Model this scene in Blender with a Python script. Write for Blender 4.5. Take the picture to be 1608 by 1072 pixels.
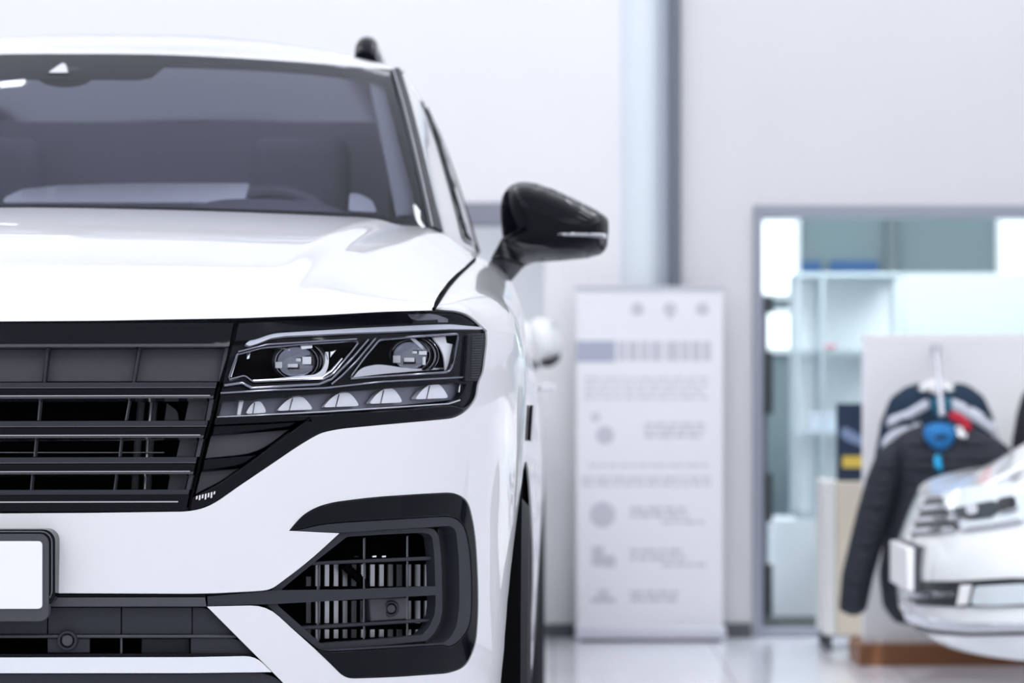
import bpy, bmesh, math, random
from bisect import bisect_right
import numpy as np
from mathutils import Vector
from mathutils.geometry import delaunay_2d_cdt
random.seed(7)
for o in list(bpy.data.objects): bpy.data.objects.remove(o)
SC = bpy.context.scene
COL = SC.collection
PI = math.pi
# ------------------------------------------------------------------ camera
FP, CX, CY, CH = 4350.0, 870.0, 600.0, 1.0      # focal length in px, vanishing point, eye height
cam = bpy.data.cameras.new('camera'); camo = bpy.data.objects.new('camera', cam); COL.objects.link(camo)
camo.location = (0, 0, CH); camo.rotation_euler = (PI/2, 0, 0)
cam.sensor_width = 36; cam.lens = FP/1608*36
cam.shift_x = -(CX-804)/1608; cam.shift_y = (CY-536)/1608
cam.clip_start = .05; cam.clip_end = 200
cam.dof.use_dof = True; cam.dof.focus_distance = 4.28; cam.dof.aperture_fstop = 4.1
SC.camera = camo
# ------------------------------------------------------------------ light
SC.view_settings.view_transform = 'Standard'; SC.view_settings.look = 'None'
SC.view_settings.exposure = 0.0; SC.view_settings.gamma = 1; SC.view_settings.use_curve_mapping = False
wd = bpy.data.worlds.new('daylight'); SC.world = wd; wd.use_nodes = True
bg = wd.node_tree.nodes['Background']; bg.inputs[0].default_value = (.93, .95, 1, 1); bg.inputs[1].default_value = 1.02
def area(name, loc, rot, sx, sy, power, col=(1, 1, 1)):
    l = bpy.data.lights.new(name, 'AREA'); l.shape = 'RECTANGLE'; l.size = sx; l.size_y = sy; l.energy = power; l.color = col
    o = bpy.data.objects.new(name, l); COL.objects.link(o); o.location = loc; o.rotation_euler = rot
    return o
area('showroom_ceiling_lamp', (-.2, 4.2, 4.5), (0, 0, 0), 13, 12.6, 315, (.96, .97, 1))
area('wall_fill_light', (.8, 9.2, 4.45), (math.radians(28), 0, 0), 5.5, .5, 26, (.97, .98, 1))  # added to brighten the back wall and the things before it
sl = bpy.data.lights.new('saloon_fill_spot', 'SPOT'); sl.energy = 650; sl.spot_size = math.radians(30); sl.spot_blend = .7; sl.shadow_soft_size = .06; sl.color = (.96, .99, 1)  # added spot that brightens the saloon
slo = bpy.data.objects.new('saloon_fill_spot', sl); COL.objects.link(slo); slo.location = (.5, 4.6, 4.16)
slo.rotation_euler = (Vector((1.7, 8.3, .6))-Vector((.5, 4.6, 4.16))).to_track_quat('-Z', 'Y').to_euler()
area('cabinet_fill_light', (1.9, 11.45, 2.35), (0, 0, 0), 2.8, .6, 95, (.96, .98, 1))  # added to light the front of the display cabinet
area('back_room_rear_lamp', (1.9, 13.3, 2.35), (0, 0, 0), 2.8, .8, 14, (.96, .98, 1))
area('side_room_ceiling_lamp', (-1.5, 13.0, 2.35), (0, 0, 0), 2.6, 2.6, 110, (.95, .97, 1))

# ------------------------------------------------------------------ materials
MATS = {}
def mat(name, col, rough=.5, metal=0, coat=0, spec=.5, noise=0, nscale=60, bump=0, bscale=200, emit=0, alpha=1, coatrough=.03):
    if name in MATS: return MATS[name]
    m = bpy.data.materials.new(name); m.use_nodes = True; nt = m.node_tree; b = nt.nodes['Principled BSDF']
    b.inputs['Base Color'].default_value = (*col, 1); b.inputs['Roughness'].default_value = rough
    b.inputs['Metallic'].default_value = metal; b.inputs['Coat Weight'].default_value = coat
    b.inputs['Coat Roughness'].default_value = coatrough; b.inputs['Specular IOR Level'].default_value = spec
    if emit: b.inputs['Emission Color'].default_value = (*col, 1); b.inputs['Emission Strength'].default_value = emit
    tc = nt.nodes.new('ShaderNodeTexCoord')
    if noise:
        n = nt.nodes.new('ShaderNodeTexNoise'); n.inputs['Scale'].default_value = nscale; n.inputs['Detail'].default_value = 4
        nt.links.new(tc.outputs['Object'], n.inputs['Vector'])
        r = nt.nodes.new('ShaderNodeMapRange'); r.inputs[3].default_value = 1-noise; r.inputs[4].default_value = 1+noise
        nt.links.new(n.outputs['Fac'], r.inputs[0])
        mx = nt.nodes.new('ShaderNodeMix'); mx.data_type = 'RGBA'; mx.blend_type = 'MULTIPLY'; mx.inputs[0].default_value = 1
        mx.inputs[6].default_value = (*col, 1); nt.links.new(r.outputs[0], mx.inputs[7]); nt.links.new(mx.outputs[2], b.inputs['Base Color'])
    if bump:
        n = nt.nodes.new('ShaderNodeTexNoise'); n.inputs['Scale'].default_value = bscale; n.inputs['Detail'].default_value = 3
        nt.links.new(tc.outputs['Object'], n.inputs['Vector'])
        bp = nt.nodes.new('ShaderNodeBump'); bp.inputs['Strength'].default_value = bump; bp.inputs['Distance'].default_value = .002
        nt.links.new(n.outputs['Fac'], bp.inputs['Height']); nt.links.new(bp.outputs[0], b.inputs['Normal'])
    MATS[name] = m; return m
def glass(name, tint, ior=1.45, gl=1.0, rough=0.0):
    m = bpy.data.materials.new(name); m.use_nodes = True; nt = m.node_tree; nt.nodes.clear()
    o = nt.nodes.new('ShaderNodeOutputMaterial'); mx = nt.nodes.new('ShaderNodeMixShader')
    f = nt.nodes.new('ShaderNodeFresnel'); f.inputs[0].default_value = ior
    t = nt.nodes.new('ShaderNodeBsdfTransparent'); t.inputs[0].default_value = (*tint, 1)
    g = nt.nodes.new('ShaderNodeBsdfGlossy'); g.inputs[0].default_value = (gl*.90, gl*.93, gl, 1); g.inputs['Roughness'].default_value = rough
    ge = nt.nodes.new('ShaderNodeNewGeometry'); k = nt.nodes.new('ShaderNodeMath'); k.operation = 'SUBTRACT'; k.inputs[0].default_value = 1; nt.links.new(ge.outputs['Backfacing'], k.inputs[1])
    k2 = nt.nodes.new('ShaderNodeMath'); k2.operation = 'MULTIPLY'; nt.links.new(f.outputs[0], k2.inputs[0]); nt.links.new(k.outputs[0], k2.inputs[1])
    nt.links.new(k2.outputs[0], mx.inputs[0]); nt.links.new(t.outputs[0], mx.inputs[1]); nt.links.new(g.outputs[0], mx.inputs[2])
    nt.links.new(mx.outputs[0], o.inputs[0]); MATS[name] = m; return m
WHITE = mat('white_paint', (.775, .785, .81), .35, 0, 1.0, .5, .01, 8)
WHITE2 = mat('white_paint_bright', (.86, .88, .90), .35, 0, 1.0, .5, .01, 8)
GLOSS = mat('gloss_black', (.003, .0035, .0065), .06, 0, 0, .13, .05, 30)
SATIN = mat('satin_black_plastic', (.028, .030, .040), .45, 0, 0, .25, .08, 300, .15, 900)
DKGREY = mat('dark_grey_plastic', (.060, .062, .075), .5, 0, 0, .4, .10, 200, .2, 700)
MIDGREY = mat('grey_plastic', (.11, .115, .135), .5, 0, 0, .4, .08, 200, .1, 700)
BLACK = mat('black_void_plastic', (.002, .002, .003), .8, 0, 0, .05, .1, 60)
RUBBER = mat('tyre_rubber', (.02, .021, .025), .7, 0, 0, .3, .15, 120, .4, 300)
CHROME = mat('chrome', (.80, .81, .85), .10, 1, 0, .5, .02, 40)
ALU = mat('brushed_aluminium', (.55, .56, .60), .28, 1, 0, .5, .06, 80)
SILVER = mat('silver_reflector', (.86, .87, .92), .22, 1, 0, .5, .02, 40)
LIGHTLENS = mat('light_grey_lens', (.62, .64, .70), .25, 0, .8, .5, .03, 60)
PLATE = mat('blank_plate', (.93, .94, .96), .4, 0, .3, .5, .01, 50)
CABIN = mat('cabin_trim', (.34, .35, .40), .7, 0, 0, .3, .12, 90, .3, 500)
SEAT = mat('seat_leather', (.50, .51, .58), .55, 0, 0, .4, .10, 60, .2, 300)
PATCH = mat('light_patch_white', (.85, .87, .93), .6, 0, 0, .3, .01, 30)
LINER = mat('headliner_light', (.42, .43, .47), .8, 0, 0, .2, .05, 60)
CLEAR = glass('clear_lens_glass', (.98, .985, 1), 1.33, .22)
WGLASS = glass('windscreen_glass', (.86, .87, .92), 1.50, .62)
SIDEGL = mat('dark_side_glass', (.02, .022, .03), .10, 0, 0, .12, .05, 20)
def eyeglass():
    m = bpy.data.materials.new('projector_lens'); m.use_nodes = True; b = m.node_tree.nodes['Principled BSDF']
    b.inputs['Base Color'].default_value = (.9, .92, .97, 1); b.inputs['Roughness'].default_value = .02
    b.inputs['Transmission Weight'].default_value = 1; b.inputs['IOR'].default_value = 1.45
    return m
LENS = eyeglass()

# ------------------------------------------------------------------ object helpers
def tag(o, label=None, cat=None, group=None, kind=None):
    if label: o['label'] = label
    if cat: o['category'] = cat
    if group: o['group'] = group
    if kind: o['kind'] = kind
    return o
def empty(name, loc=(0, 0, 0), **k):
    o = bpy.data.objects.new(name, None); COL.objects.link(o); o.location = loc; o.empty_display_size = .1
    return tag(o, **k)
def sharpen(bm, ang=.62):
    bm.normal_update()
    for f in bm.faces: f.smooth = True
    for e in bm.edges:
        if len(e.link_faces) == 2:
            if e.calc_face_angle(0) > ang: e.smooth = False
def obj(name, bm, m, parent=None, bev=0, seg=2, ang=.62, flip=False, loc=None, **k):
    if flip: bmesh.ops.reverse_faces(bm, faces=bm.faces[:])
    sharpen(bm, ang)
    me = bpy.data.meshes.new(name); bm.to_mesh(me); bm.free(); me.materials.append(m)
    o = bpy.data.objects.new(name, me); COL.objects.link(o)
    if parent is not None: o.parent = parent
    if loc: o.location = loc
    if bev:
        b = o.modifiers.new('edge', 'BEVEL'); b.width = bev; b.segments = seg; b.limit_method = 'ANGLE'; b.angle_limit = .7; b.use_clamp_overlap = True
    return tag(o, **k)
def children(o): return [c for c in bpy.data.objects if c.parent == o]
def mirror_copy(o, parent):
    """a mirrored twin (x -> -x in the parent's frame) of a part and its sub-parts"""
    c = o.copy()
    if o.data:
        me = o.data.copy(); n = len(me.vertices)
        co = np.empty(n*3, dtype=np.float32); me.vertices.foreach_get('co', co); co = co.reshape(-1, 3); co[:, 0] *= -1
        me.vertices.foreach_set('co', co.ravel()); me.flip_normals(); c.data = me
    c.location.x = -o.location.x
    COL.objects.link(c); c.parent = parent
    for ch in children(o): mirror_copy(ch, c)
    return c
def copy_tree(o, parent=None):
    c = o.copy(); COL.objects.link(c); c.parent = parent
    for ch in children(o): copy_tree(ch, c)
    return c
# ------------------------------------------------------------------ geometry helpers
def box(bm, x0, x1, y0, y1, z0, z1, rz=0, piv=None):
    v = [bm.verts.new(p) for p in ((x0, y0, z0), (x1, y0, z0), (x1, y1, z0), (x0, y1, z0), (x0, y0, z1), (x1, y0, z1), (x1, y1, z1), (x0, y1, z1))]
    for f in ((3, 2, 1, 0), (4, 5, 6, 7), (0, 1, 5, 4), (1, 2, 6, 5), (2, 3, 7, 6), (3, 0, 4, 7)): bm.faces.new([v[i] for i in f])
    if rz:
        c, s = math.cos(rz), math.sin(rz); px, py = piv
        for w in v:
            x, y = w.co.x-px, w.co.y-py; w.co.x = px+c*x-s*y; w.co.y = py+s*x+c*y
    return v
def boxo(name, m, x0, x1, y0, y1, z0, z1, parent=None, bev=0, **k):
    bm = bmesh.new(); box(bm, x0, x1, y0, y1, z0, z1)
    return obj(name, bm, m, parent, bev, **k)
def tube(bm, pts, r, n=10, closed=False, rs=None):
    pts = [Vector(p) for p in pts]; N = len(pts); rings = []
    up = Vector((0, 0, 1))
    for i, p in enumerate(pts):
        a = pts[(i-1) % N] if (closed or i > 0) else p; b = pts[(i+1) % N] if (closed or i < N-1) else p
        t = (b-a).normalized()
        ref = up if abs(t.dot(up)) < .95 else Vector((0, 1, 0))
        s = t.cross(ref).normalized(); q = s.cross(t)
        rr = rs[i] if rs else r
        rings.append([bm.verts.new(p+rr*(math.cos(2*PI*j/n)*s+math.sin(2*PI*j/n)*q)) for j in range(n)])
    M = N if closed else N-1
    for i in range(M):
        A, B = rings[i], rings[(i+1) % N]
        for j in range(n): bm.faces.new((A[j], A[(j+1) % n], B[(j+1) % n], B[j]))
    if not closed: bm.faces.new(rings[0][::-1]); bm.faces.new(rings[-1])
def lathe(bm, prof, c, axis='y', n=48, sx=1, sz=1):
    """prof: (r, h) list; h along axis"""
    rings = []
    for r, h in prof:
        ring = []
        for j in range(n):
            a = 2*PI*j/n; p = r*math.cos(a)*sx; q = r*math.sin(a)*sz
            if axis == 'y': co = (c[0]+p, c[1]+h, c[2]+q)
            elif axis == 'x': co = (c[0]+h, c[1]+p, c[2]+q)
            else: co = (c[0]+p, c[1]+q, c[2]+h)
            ring.append(bm.verts.new(co))
        rings.append(ring)
    for i in range(len(rings)-1):
        A, B = rings[i], rings[i+1]
        for j in range(n): bm.faces.new((A[j], A[(j+1) % n], B[(j+1) % n], B[j]))
    if prof[0][0] > 1e-6: bm.faces.new(rings[0][::-1])
    if prof[-1][0] > 1e-6: bm.faces.new(rings[-1])
    bmesh.ops.remove_doubles(bm, verts=bm.verts[:], dist=1e-6)
    bmesh.ops.recalc_face_normals(bm, faces=bm.faces[:])
def gridmesh(bm, F, na, nb, flip=False):
    V = [[bm.verts.new(F(i/na, j/nb)) for j in range(nb+1)] for i in range(na+1)]
    for i in range(na):
        for j in range(nb):
            q = (V[i][j], V[i+1][j], V[i+1][j+1], V[i][j+1])
            try: bm.faces.new(q[::-1] if flip else q)
            except ValueError: pass
    return V
def thicken(bm, d):
    """give an open sheet real thickness, inward along its normals"""
    bm.normal_update()
    bmesh.ops.solidify(bm, geom=bm.faces[:], thickness=d)
def mirror_bm(bm):
    g = bm.verts[:]+bm.edges[:]+bm.faces[:]
    r = bmesh.ops.duplicate(bm, geom=g); vs = [x for x in r['geom'] if isinstance(x, bmesh.types.BMVert)]
    fs = [x for x in r['geom'] if isinstance(x, bmesh.types.BMFace)]
    for v in vs: v.co.x *= -1
    bmesh.ops.reverse_faces(bm, faces=fs)
    bmesh.ops.remove_doubles(bm, verts=[v for v in bm.verts if abs(v.co.x) < 1e-4], dist=2e-4)
def dens(poly, step, closed=True):
    out = []; N = len(poly)
    for i in range(N if closed else N-1):
        a, b = poly[i], poly[(i+1) % N]; d = math.hypot(b[0]-a[0], b[1]-a[1]); k = max(1, int(math.ceil(d/step)))
        out += [(a[0]+(b[0]-a[0])*j/k, a[1]+(b[1]-a[1])*j/k) for j in range(k)]
    if not closed: out.append(poly[-1])
    return out
def rnd(poly, r, n=5, only=None):
    """round the corners of a polygon"""
    out = []; N = len(poly)
    for i in range(N):
        if only is not None and i not in only: out.append(poly[i]); continue
        p = Vector(poly[i]); a = Vector(poly[i-1]); b = Vector(poly[(i+1) % N])
        da, db = (a-p).length, (b-p).length; k = min(r, da*.45, db*.45)
        s, e = p+(a-p)*k/da, p+(b-p)*k/db
        for j in range(n+1):
            t = j/n; q = s*(1-t)**2+p*2*t*(1-t)+e*t*t; out.append((q.x, q.y))
    return out
def soft(poly, closed=True, n=4):
    """round every gentle bend of a traced outline, keep its real corners"""
    out = []; N = len(poly)
    for i in range(N):
        p = Vector(poly[i])
        if not closed and i in (0, N-1): out.append(tuple(p)); continue
        a, b = Vector(poly[i-1]), Vector(poly[(i+1) % N]); u, v = p-a, b-p
        if u.length < 1e-6 or v.length < 1e-6: out.append(tuple(p)); continue
        t = abs(u.angle(v)); k = .48*min(u.length, v.length)
        if t > .9 or t < .03 or a.x < -170 or b.x < -170 or p.x < -170: out.append(tuple(p)); continue
        s_, e = p-u.normalized()*k, p+v.normalized()*k
        for j in range(n+1):
            w = j/n; q = s_*(1-w)**2+p*2*w*(1-w)+e*w*w; out.append((q.x, q.y))
    return out
def inside(pts, poly):
    """numpy point in polygon"""
    x, y = pts[:, 0], pts[:, 1]; P = np.array(poly); r = np.zeros(len(pts), bool); n = len(P)
    for i in range(n):
        x0, y0 = P[i]; x1, y1 = P[(i+1) % n]
        if y0 == y1: continue
        c = ((y0 > y) != (y1 > y)) & (x < (x1-x0)*(y-y0)/(y1-y0)+x0); r ^= c
    return r
def edist(pts, polys):
    d = np.full(len(pts), 1e9)
    for poly in polys:
        P = np.array(poly)
        for i in range(len(P)):
            a = P[i]; b = P[(i+1) % len(P)]; ab = b-a; L = max(float(ab@ab), 1e-18)
            t = np.clip(((pts-a)@ab)/L, 0, 1); q = a+t[:, None]*ab; d = np.minimum(d, np.hypot(*(pts-q).T))
    return d
def cdt(outer, holes, sa, sb, extra_mask=None):
    """triangulate a polygon with holes and interior grid points -> verts2d (np), tris"""
    polys = [outer]+holes; P = np.array(outer)
    x0, y0 = P.min(0); x1, y1 = P.max(0)
    gx = np.arange(x0+sa*.5, x1, sa); gy = np.arange(y0+sb*.5, y1, sb)
    pts = np.array([(a+(sa*.5 if j % 2 else 0), b) for j, b in enumerate(gy) for a in gx]) if len(gx) and len(gy) else np.zeros((0, 2))
    if len(pts):
        m = inside(pts, outer)
        for h in holes: m &= ~inside(pts, h)
        pts = pts[m]
    sc = np.array([1/sa, 1/sb])
    if len(pts): pts = pts[edist(pts*sc, [np.array(q)*sc for q in polys]) > .35]
    vs, es = [], []
    for q in polys:
        b = len(vs); vs += [Vector((p[0], p[1])) for p in q]; es += [(b+i, b+(i+1) % len(q)) for i in range(len(q))]
    vs += [Vector((float(p[0]), float(p[1]))) for p in pts]
    r = delaunay_2d_cdt(vs, es, [], 0, 1e-7)
    V = np.array([(v.x, v.y) for v in r[0]]); T = [t for t in r[2] if len(t) == 3]
    C = np.array([V[list(t)].mean(0) for t in T]); m = inside(C, outer)
    for h in holes: m &= ~inside(C, h)
    return V, [T[i] for i in range(len(T)) if m[i]]
def solid(bm, V2, T, front, back, skipx=False):
    """closed solid from a 2d triangulation: front()/back() map 2d -> 3d"""
    used = sorted({i for t in T for i in t}); F = {}; B = {}
    for i in used: F[i] = bm.verts.new(front(V2[i])); B[i] = bm.verts.new(back(V2[i]))
    cnt = {}
    for t in T:
        a, b, c = t
        bm.faces.new((F[a], F[b], F[c])); bm.faces.new((B[c], B[b], B[a]))
        for e in ((a, b), (b, c), (c, a)): cnt[e] = 1
    for (a, b) in list(cnt):
        if (b, a) in cnt: continue
        if skipx and abs(F[a].co.x) < 1e-4 and abs(F[b].co.x) < 1e-4: continue
        bm.faces.new((F[b], F[a], B[a], B[b]))
def cr(tab, x):
    """smooth interpolation through a table"""
    n = len(tab)
    if x <= tab[0][0]: return tab[0][1]
    if x >= tab[-1][0]: return tab[-1][1]
    i = 0
    while x > tab[i+1][0]: i += 1
    x0, p0 = tab[i]; x1, p1 = tab[i+1]; h = x1-x0; t = (x-x0)/h
    m0 = (p1-tab[i-1][1])/(x1-tab[i-1][0])*h if i > 0 else (p1-p0)
    m1 = (tab[i+2][1]-p0)/(tab[i+2][0]-x0)*h if i < n-2 else (p1-p0)
    t2, t3 = t*t, t*t*t
    return (2*t3-3*t2+1)*p0+(t3-2*t2+t)*m0+(-2*t3+3*t2)*p1+(t3-t2)*m1
def lerp(a, b, t): return a+(b-a)*t
def sstep(t): t = min(1, max(0, t)); return t*t*(3-2*t)
def at(px, py, Y):
    return ((px-CX)*Y/FP, Y, CH-(py-CY)*Y/FP)

class Surf:
    """a body surface P(a,b) in a car's own frame; M maps that frame to the place"""
    def __init__(s, P, ra, rb, M, na=150, nb=110, scale=(1, 1)):
        s.P, s.ra, s.rb, s.M, s.scale = P, ra, rb, M, scale
        A = np.linspace(ra[0], ra[1], na); B = np.linspace(rb[0], rb[1], nb); G = []; Q = []
        for a in A:
            for b in B:
                G.append((a, b)); Q.append(s.proj(P(a, b)))
        s.G = np.array(G); s.Q = np.array(Q)
    def proj(s, p, off=0):
        x, y, z = s.M(p); y += off
        return (CX+x*FP/y, CY-(z-CH)*FP/y)
    def N(s, a, b):
        e = 1e-4; p = Vector(s.P(a, b)); u = Vector(s.P(a+e, b))-p; v = Vector(s.P(a, b+e))-p
        n = u.cross(v)
        return n.normalized() if n.length > 0 else Vector((0, -1, 0))
    def inv(s, px, py, off=0):
        if px < -170:                                     # the car's own middle line
            lo, hi = s.rb
            a = s.ra[0]
            for _ in range(40):
                mid = (lo+hi)/2
                if s.proj(s.P(a, mid), off)[1] > py: lo = mid
                else: hi = mid
            return (a, (lo+hi)/2)
        d = (s.Q[:, 0]-px)**2+(s.Q[:, 1]-py)**2; a, b = s.G[int(np.argmin(d))]
        e = 1e-4; best = (1e18, a, b)
        for _ in range(14):
            q = s.proj(s.P(a, b), off); r = (px-q[0], py-q[1]); er = r[0]**2+r[1]**2
            if er < best[0]: best = (er, a, b)
            if er < 1e-4: break
            qa = s.proj(s.P(a+e, b), off); qb = s.proj(s.P(a, b+e), off)
            J = ((qa[0]-q[0])/e, (qb[0]-q[0])/e, (qa[1]-q[1])/e, (qb[1]-q[1])/e); D = J[0]*J[3]-J[1]*J[2]
            if abs(D) < 1e-6: break
            da = (J[3]*r[0]-J[1]*r[1])/D; db = (-J[2]*r[0]+J[0]*r[1])/D
            k = min(1, .12/max(abs(da), abs(db), 1e-9))
            a = min(s.ra[1], max(s.ra[0], a+da*k)); b = min(s.rb[1], max(s.rb[0], b+db*k))
        return (best[1], best[2])
    def pt(s, px, py, off=0):
        a, b = s.inv(px, py, off); p = s.P(a, b); return (p[0], p[1]+off, p[2])
    def dom(s, poly, off=0, step=8): return [s.inv(x, y, off) for x, y in dens(soft(poly), step)]
    def panel(s, name, outer, m, parent, holes=(), off=0, th=.004, grid=.02, bev=.0012, mir=False, dom=False, step=8, seg=2, yd=False, **k):
        """a thin solid panel lying on this surface; outline either in photograph px or in surface coordinates (dom)"""
        bm = bmesh.new(); s.add(bm, outer, holes, off, th, grid, mir, dom, step, yd)
        if mir: mirror_bm(bm)
        return obj(name, bm, m, parent, bev, seg, **k)
    def add(s, bm, outer, holes=(), off=0, th=.004, grid=.02, mir=False, dom=False, step=8, yd=False):
        O = outer if dom else s.dom(outer, off, step); H = [h if dom else s.dom(h, off, step) for h in holes]
        V, T = cdt(O, H, grid/s.scale[0], grid/s.scale[1])
        def fr(v):
            p = s.P(v[0], v[1]); return (0.0 if (mir and abs(p[0]) < 1e-4) else p[0], p[1]+off, p[2])
        def bk(v):
            p = fr(v); n = s.N(v[0], v[1]) if not yd else Vector((0, -1, 0)); q = (p[0]-n.x*th, p[1]-n.y*th, p[2]-n.z*th)
            return (0.0, q[1], q[2]) if (mir and p[0] == 0.0) else q
        solid(bm, V, T, fr, bk, mir)

# =================================================================== SETTING
WALL = mat('white_wall', (.845, .85, .875), .8, 0, 0, .3, .015, 3)
WALLR = mat('grey_white_wall', (.72, .725, .75), .8, 0, 0, .3, .02, 3)
BASEB = mat('dark_baseboard', (.10, .11, .125), .5, 0, 0, .4, .05, 20)
FRAMEM = mat('grey_frame_metal', (.33, .35, .42), .4, .3, 0, .5, .04, 40)
def floor_mat():
    m = mat('polished_floor', (.62, .63, .70), .16, 0, .3, .5); nt = m.node_tree; b = nt.nodes['Principled BSDF']
    tc = nt.nodes.new('ShaderNodeTexCoord'); br = nt.nodes.new('ShaderNodeTexBrick'); br.offset = 0
    br.inputs['Color1'].default_value = (.83, .84, .90, 1); br.inputs['Color2'].default_value = (.81, .82, .89, 1); br.inputs['Mortar'].default_value = (.50, .51, .58, 1)
    br.inputs['Scale'].default_value = 1; br.inputs['Brick Width'].default_value = .6; br.inputs['Row Height'].default_value = .6; br.inputs['Mortar Size'].default_value = .004
    nt.links.new(tc.outputs['Object'], br.inputs['Vector']); nt.links.new(br.outputs['Color'], b.inputs['Base Color'])
    return m
boxo('floor', floor_mat(), -7, 7, -7, 17, -.1, 0, kind='structure')
def wallpiece(name, m, x0, x1, y0, y1, z0, z1): return boxo(name, m, x0, x1, y0, y1, z0, z1, kind='structure')
YW = 10.9; LO = -2.7; LX = (855-CX)*YW/FP; HZ = CH-(318-CY)*YW/FP; RX = (1182-CX)*YW/FP; RZ = CH-(323-CY)*YW/FP; RE = 4.2; HC = 4.6
def back_wall():
    bm = bmesh.new(); box(bm, -7, LO, YW, YW+.16, 0, HC); box(bm, LO, LX, YW, YW+.16, HZ, HC); box(bm, LX, .48, YW, YW+.16, 0, HC)
    obj('wall_back', bm, WALL, kind='structure')
    bm = bmesh.new(); box(bm, .48, RX, YW-.03, YW+.16, 0, HC); box(bm, RX, RE, YW-.03, YW+.16, RZ, HC); box(bm, RE, 7, YW-.03, YW+.16, 0, HC)
    obj('wall_back_right', bm, WALLR, kind='structure')
back_wall()
wallpiece('wall_left', WALL, -7.16, -7, -7, 17, 0, HC); wallpiece('wall_right', WALL, 7, 7.16, 4, 17, 0, HC)
wallpiece('wall_back_far', mat('teal_grey_wall', (.20, .27, .29), .8, 0, 0, .3, .03, 3), -.0, 7, 14.0, 14.16, 0, 2.5)
wallpiece('wall_side_room', WALL, -7, 0.0, 16.0, 16.16, 0, 2.5); wallpiece('wall_between_rooms', WALL, -.0, .12, YW+.16, 14, 0, 2.5)
boxo('ceiling', mat('ceiling_white', (.78, .79, .82), .9, 0, 0, .2, .02, 2), -7, 7, -3.5, YW, HC, HC+.1, kind='structure')
boxo('ceiling_back_rooms', MATS['ceiling_white'], -7, 7, YW+.16, 16.1, 2.5, 2.6, kind='structure')
boxo('baseboard_back', BASEB, LX, .478, YW-.014, YW, 0, .05, kind='structure', bev=.003)
boxo('baseboard_back_right', BASEB, .482, RX-.01, YW-.045, YW-.03, 0, .055, kind='structure', bev=.003)
# engaged column
def column():
    for n, p0, p1, yc, m in (('trim_1', 969, 1046, YW+.05, mat('pale_blue_column', (.74, .81, .87), .35, 0, .3, .5, .01, 4)), ('trim_4', 1026, 1066, YW+.02, mat('column_half_shade', (.42, .48, .55), .4, 0, 0, .4, .02, 4)), ('trim_5', 1049, 1068, YW-.055, mat('column_shade', (.16, .18, .22), .4, 0, 0, .4, .02, 4))):  # two darker cylinders put the column's shaded right side into colour
        a, b = (p0-CX)*10.9/FP, (p1-CX)*10.9/FP; bm = bmesh.new(); lathe(bm, [((b-a)/2, 0), ((b-a)/2, HC)], ((a+b)/2, yc, 0), 'z', 64); obj(n, bm, m, kind='structure', ang=.9)
column()
# header trim over the opening on the left
boxo('trim_2', mat('shaded_header', (.26, .27, .33), .5, 0, 0, .4, .03, 5), LO, LX-.002, YW-.02, YW+.18, HZ-.085, HZ-.002, kind='structure', bev=.004)  # dark grey puts the shade on the header into its colour
# glazed partition on the right
def partition():
    t = .034; bm = bmesh.new()
    box(bm, RX+.001, RX+.035, YW-.05, YW+.10, .0, RZ-.001); box(bm, RX+.035, RE, YW-.05, YW+.10, RZ-.045, RZ-.001); box(bm, RX+.035, RE, YW-.02, YW+.06, 0, .03)
    box(bm, 2.45, 2.49, YW-.02, YW+.06, .03, RZ-.045)
    w = obj('window_1', bm, FRAMEM, bev=.003, kind='structure')
    boxo('glass', glass('greenish_glass', (.93, .96, .965), 1.35, .8), RX+.035, RE, YW+.02, YW+.03, .03, RZ-.045, parent=w)
partition()
DAY = mat('daylight_window', (.93, .98, 1), .5, emit=1.3)
def daywin(n, px0, px1, py0, py1, Y=13.95):
    a = at(px0, py1, Y); b = at(px1, py0, Y)
    bm = bmesh.new(); box(bm, a[0]-.03, b[0]+.03, Y, Y+.05, a[2]-.03, b[2]+.03); w = obj('window_%d' % n, bm, mat('white_window_frame', (.8, .84, .86), .5), bev=.004, kind='structure')
    boxo('glass', DAY, a[0], b[0], Y-.012, Y-.001, a[2], b[2], parent=w)
daywin(2, 1192, 1248, 350, 461); daywin(3, 1192, 1248, 494, 546); daywin(4, 1574, 1660, 350, 462); daywin(5, 1570, 1660, 498, 514)
# ceiling lights
LAMP = mat('lamp_diffuser', (1, 1, 1), .5, emit=22)
k = 0
for y in (-.6, 1.2, 3.2, 5.4, 7.6, 9.6):
    for x in (-4.8, -3.3, -2.1, 1.9, 4.0):
        L = empty('ceiling_light', (x, y, HC), label='white rectangular panel light under the showroom ceiling', cat='ceiling light', group='panel lights under the showroom ceiling')
        bm = bmesh.new(); box(bm, -.32, .32, -.09, .09, -.05, -.001); obj('frame', bm, PLATE, L, .004)
        bm = bmesh.new(); box(bm, -.29, .29, -.06, .06, -.056, -.0505); obj('diffuser', bm, LAMP, L)

SPL = empty('fill_spotlight', (.5, 4.6+.16, HC), label='black ceiling lamp added to brighten the white saloon car', cat='fill_spotlight')  # fixture added to go with the saloon's extra spot
boxo('mount', BLACK, -.05, .05, -.05, .05, -.02, 0, SPL)
bm = bmesh.new(); tube(bm, [(0, 0, -.02), (0, -.10, -.30)], .010, 8); obj('stem', bm, BLACK, SPL)
bm = bmesh.new(); tube(bm, [(0, -.20, -.16), (0, -.05, -.36)], .06, 20); obj('lamp_head', bm, BLACK, SPL)
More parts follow.
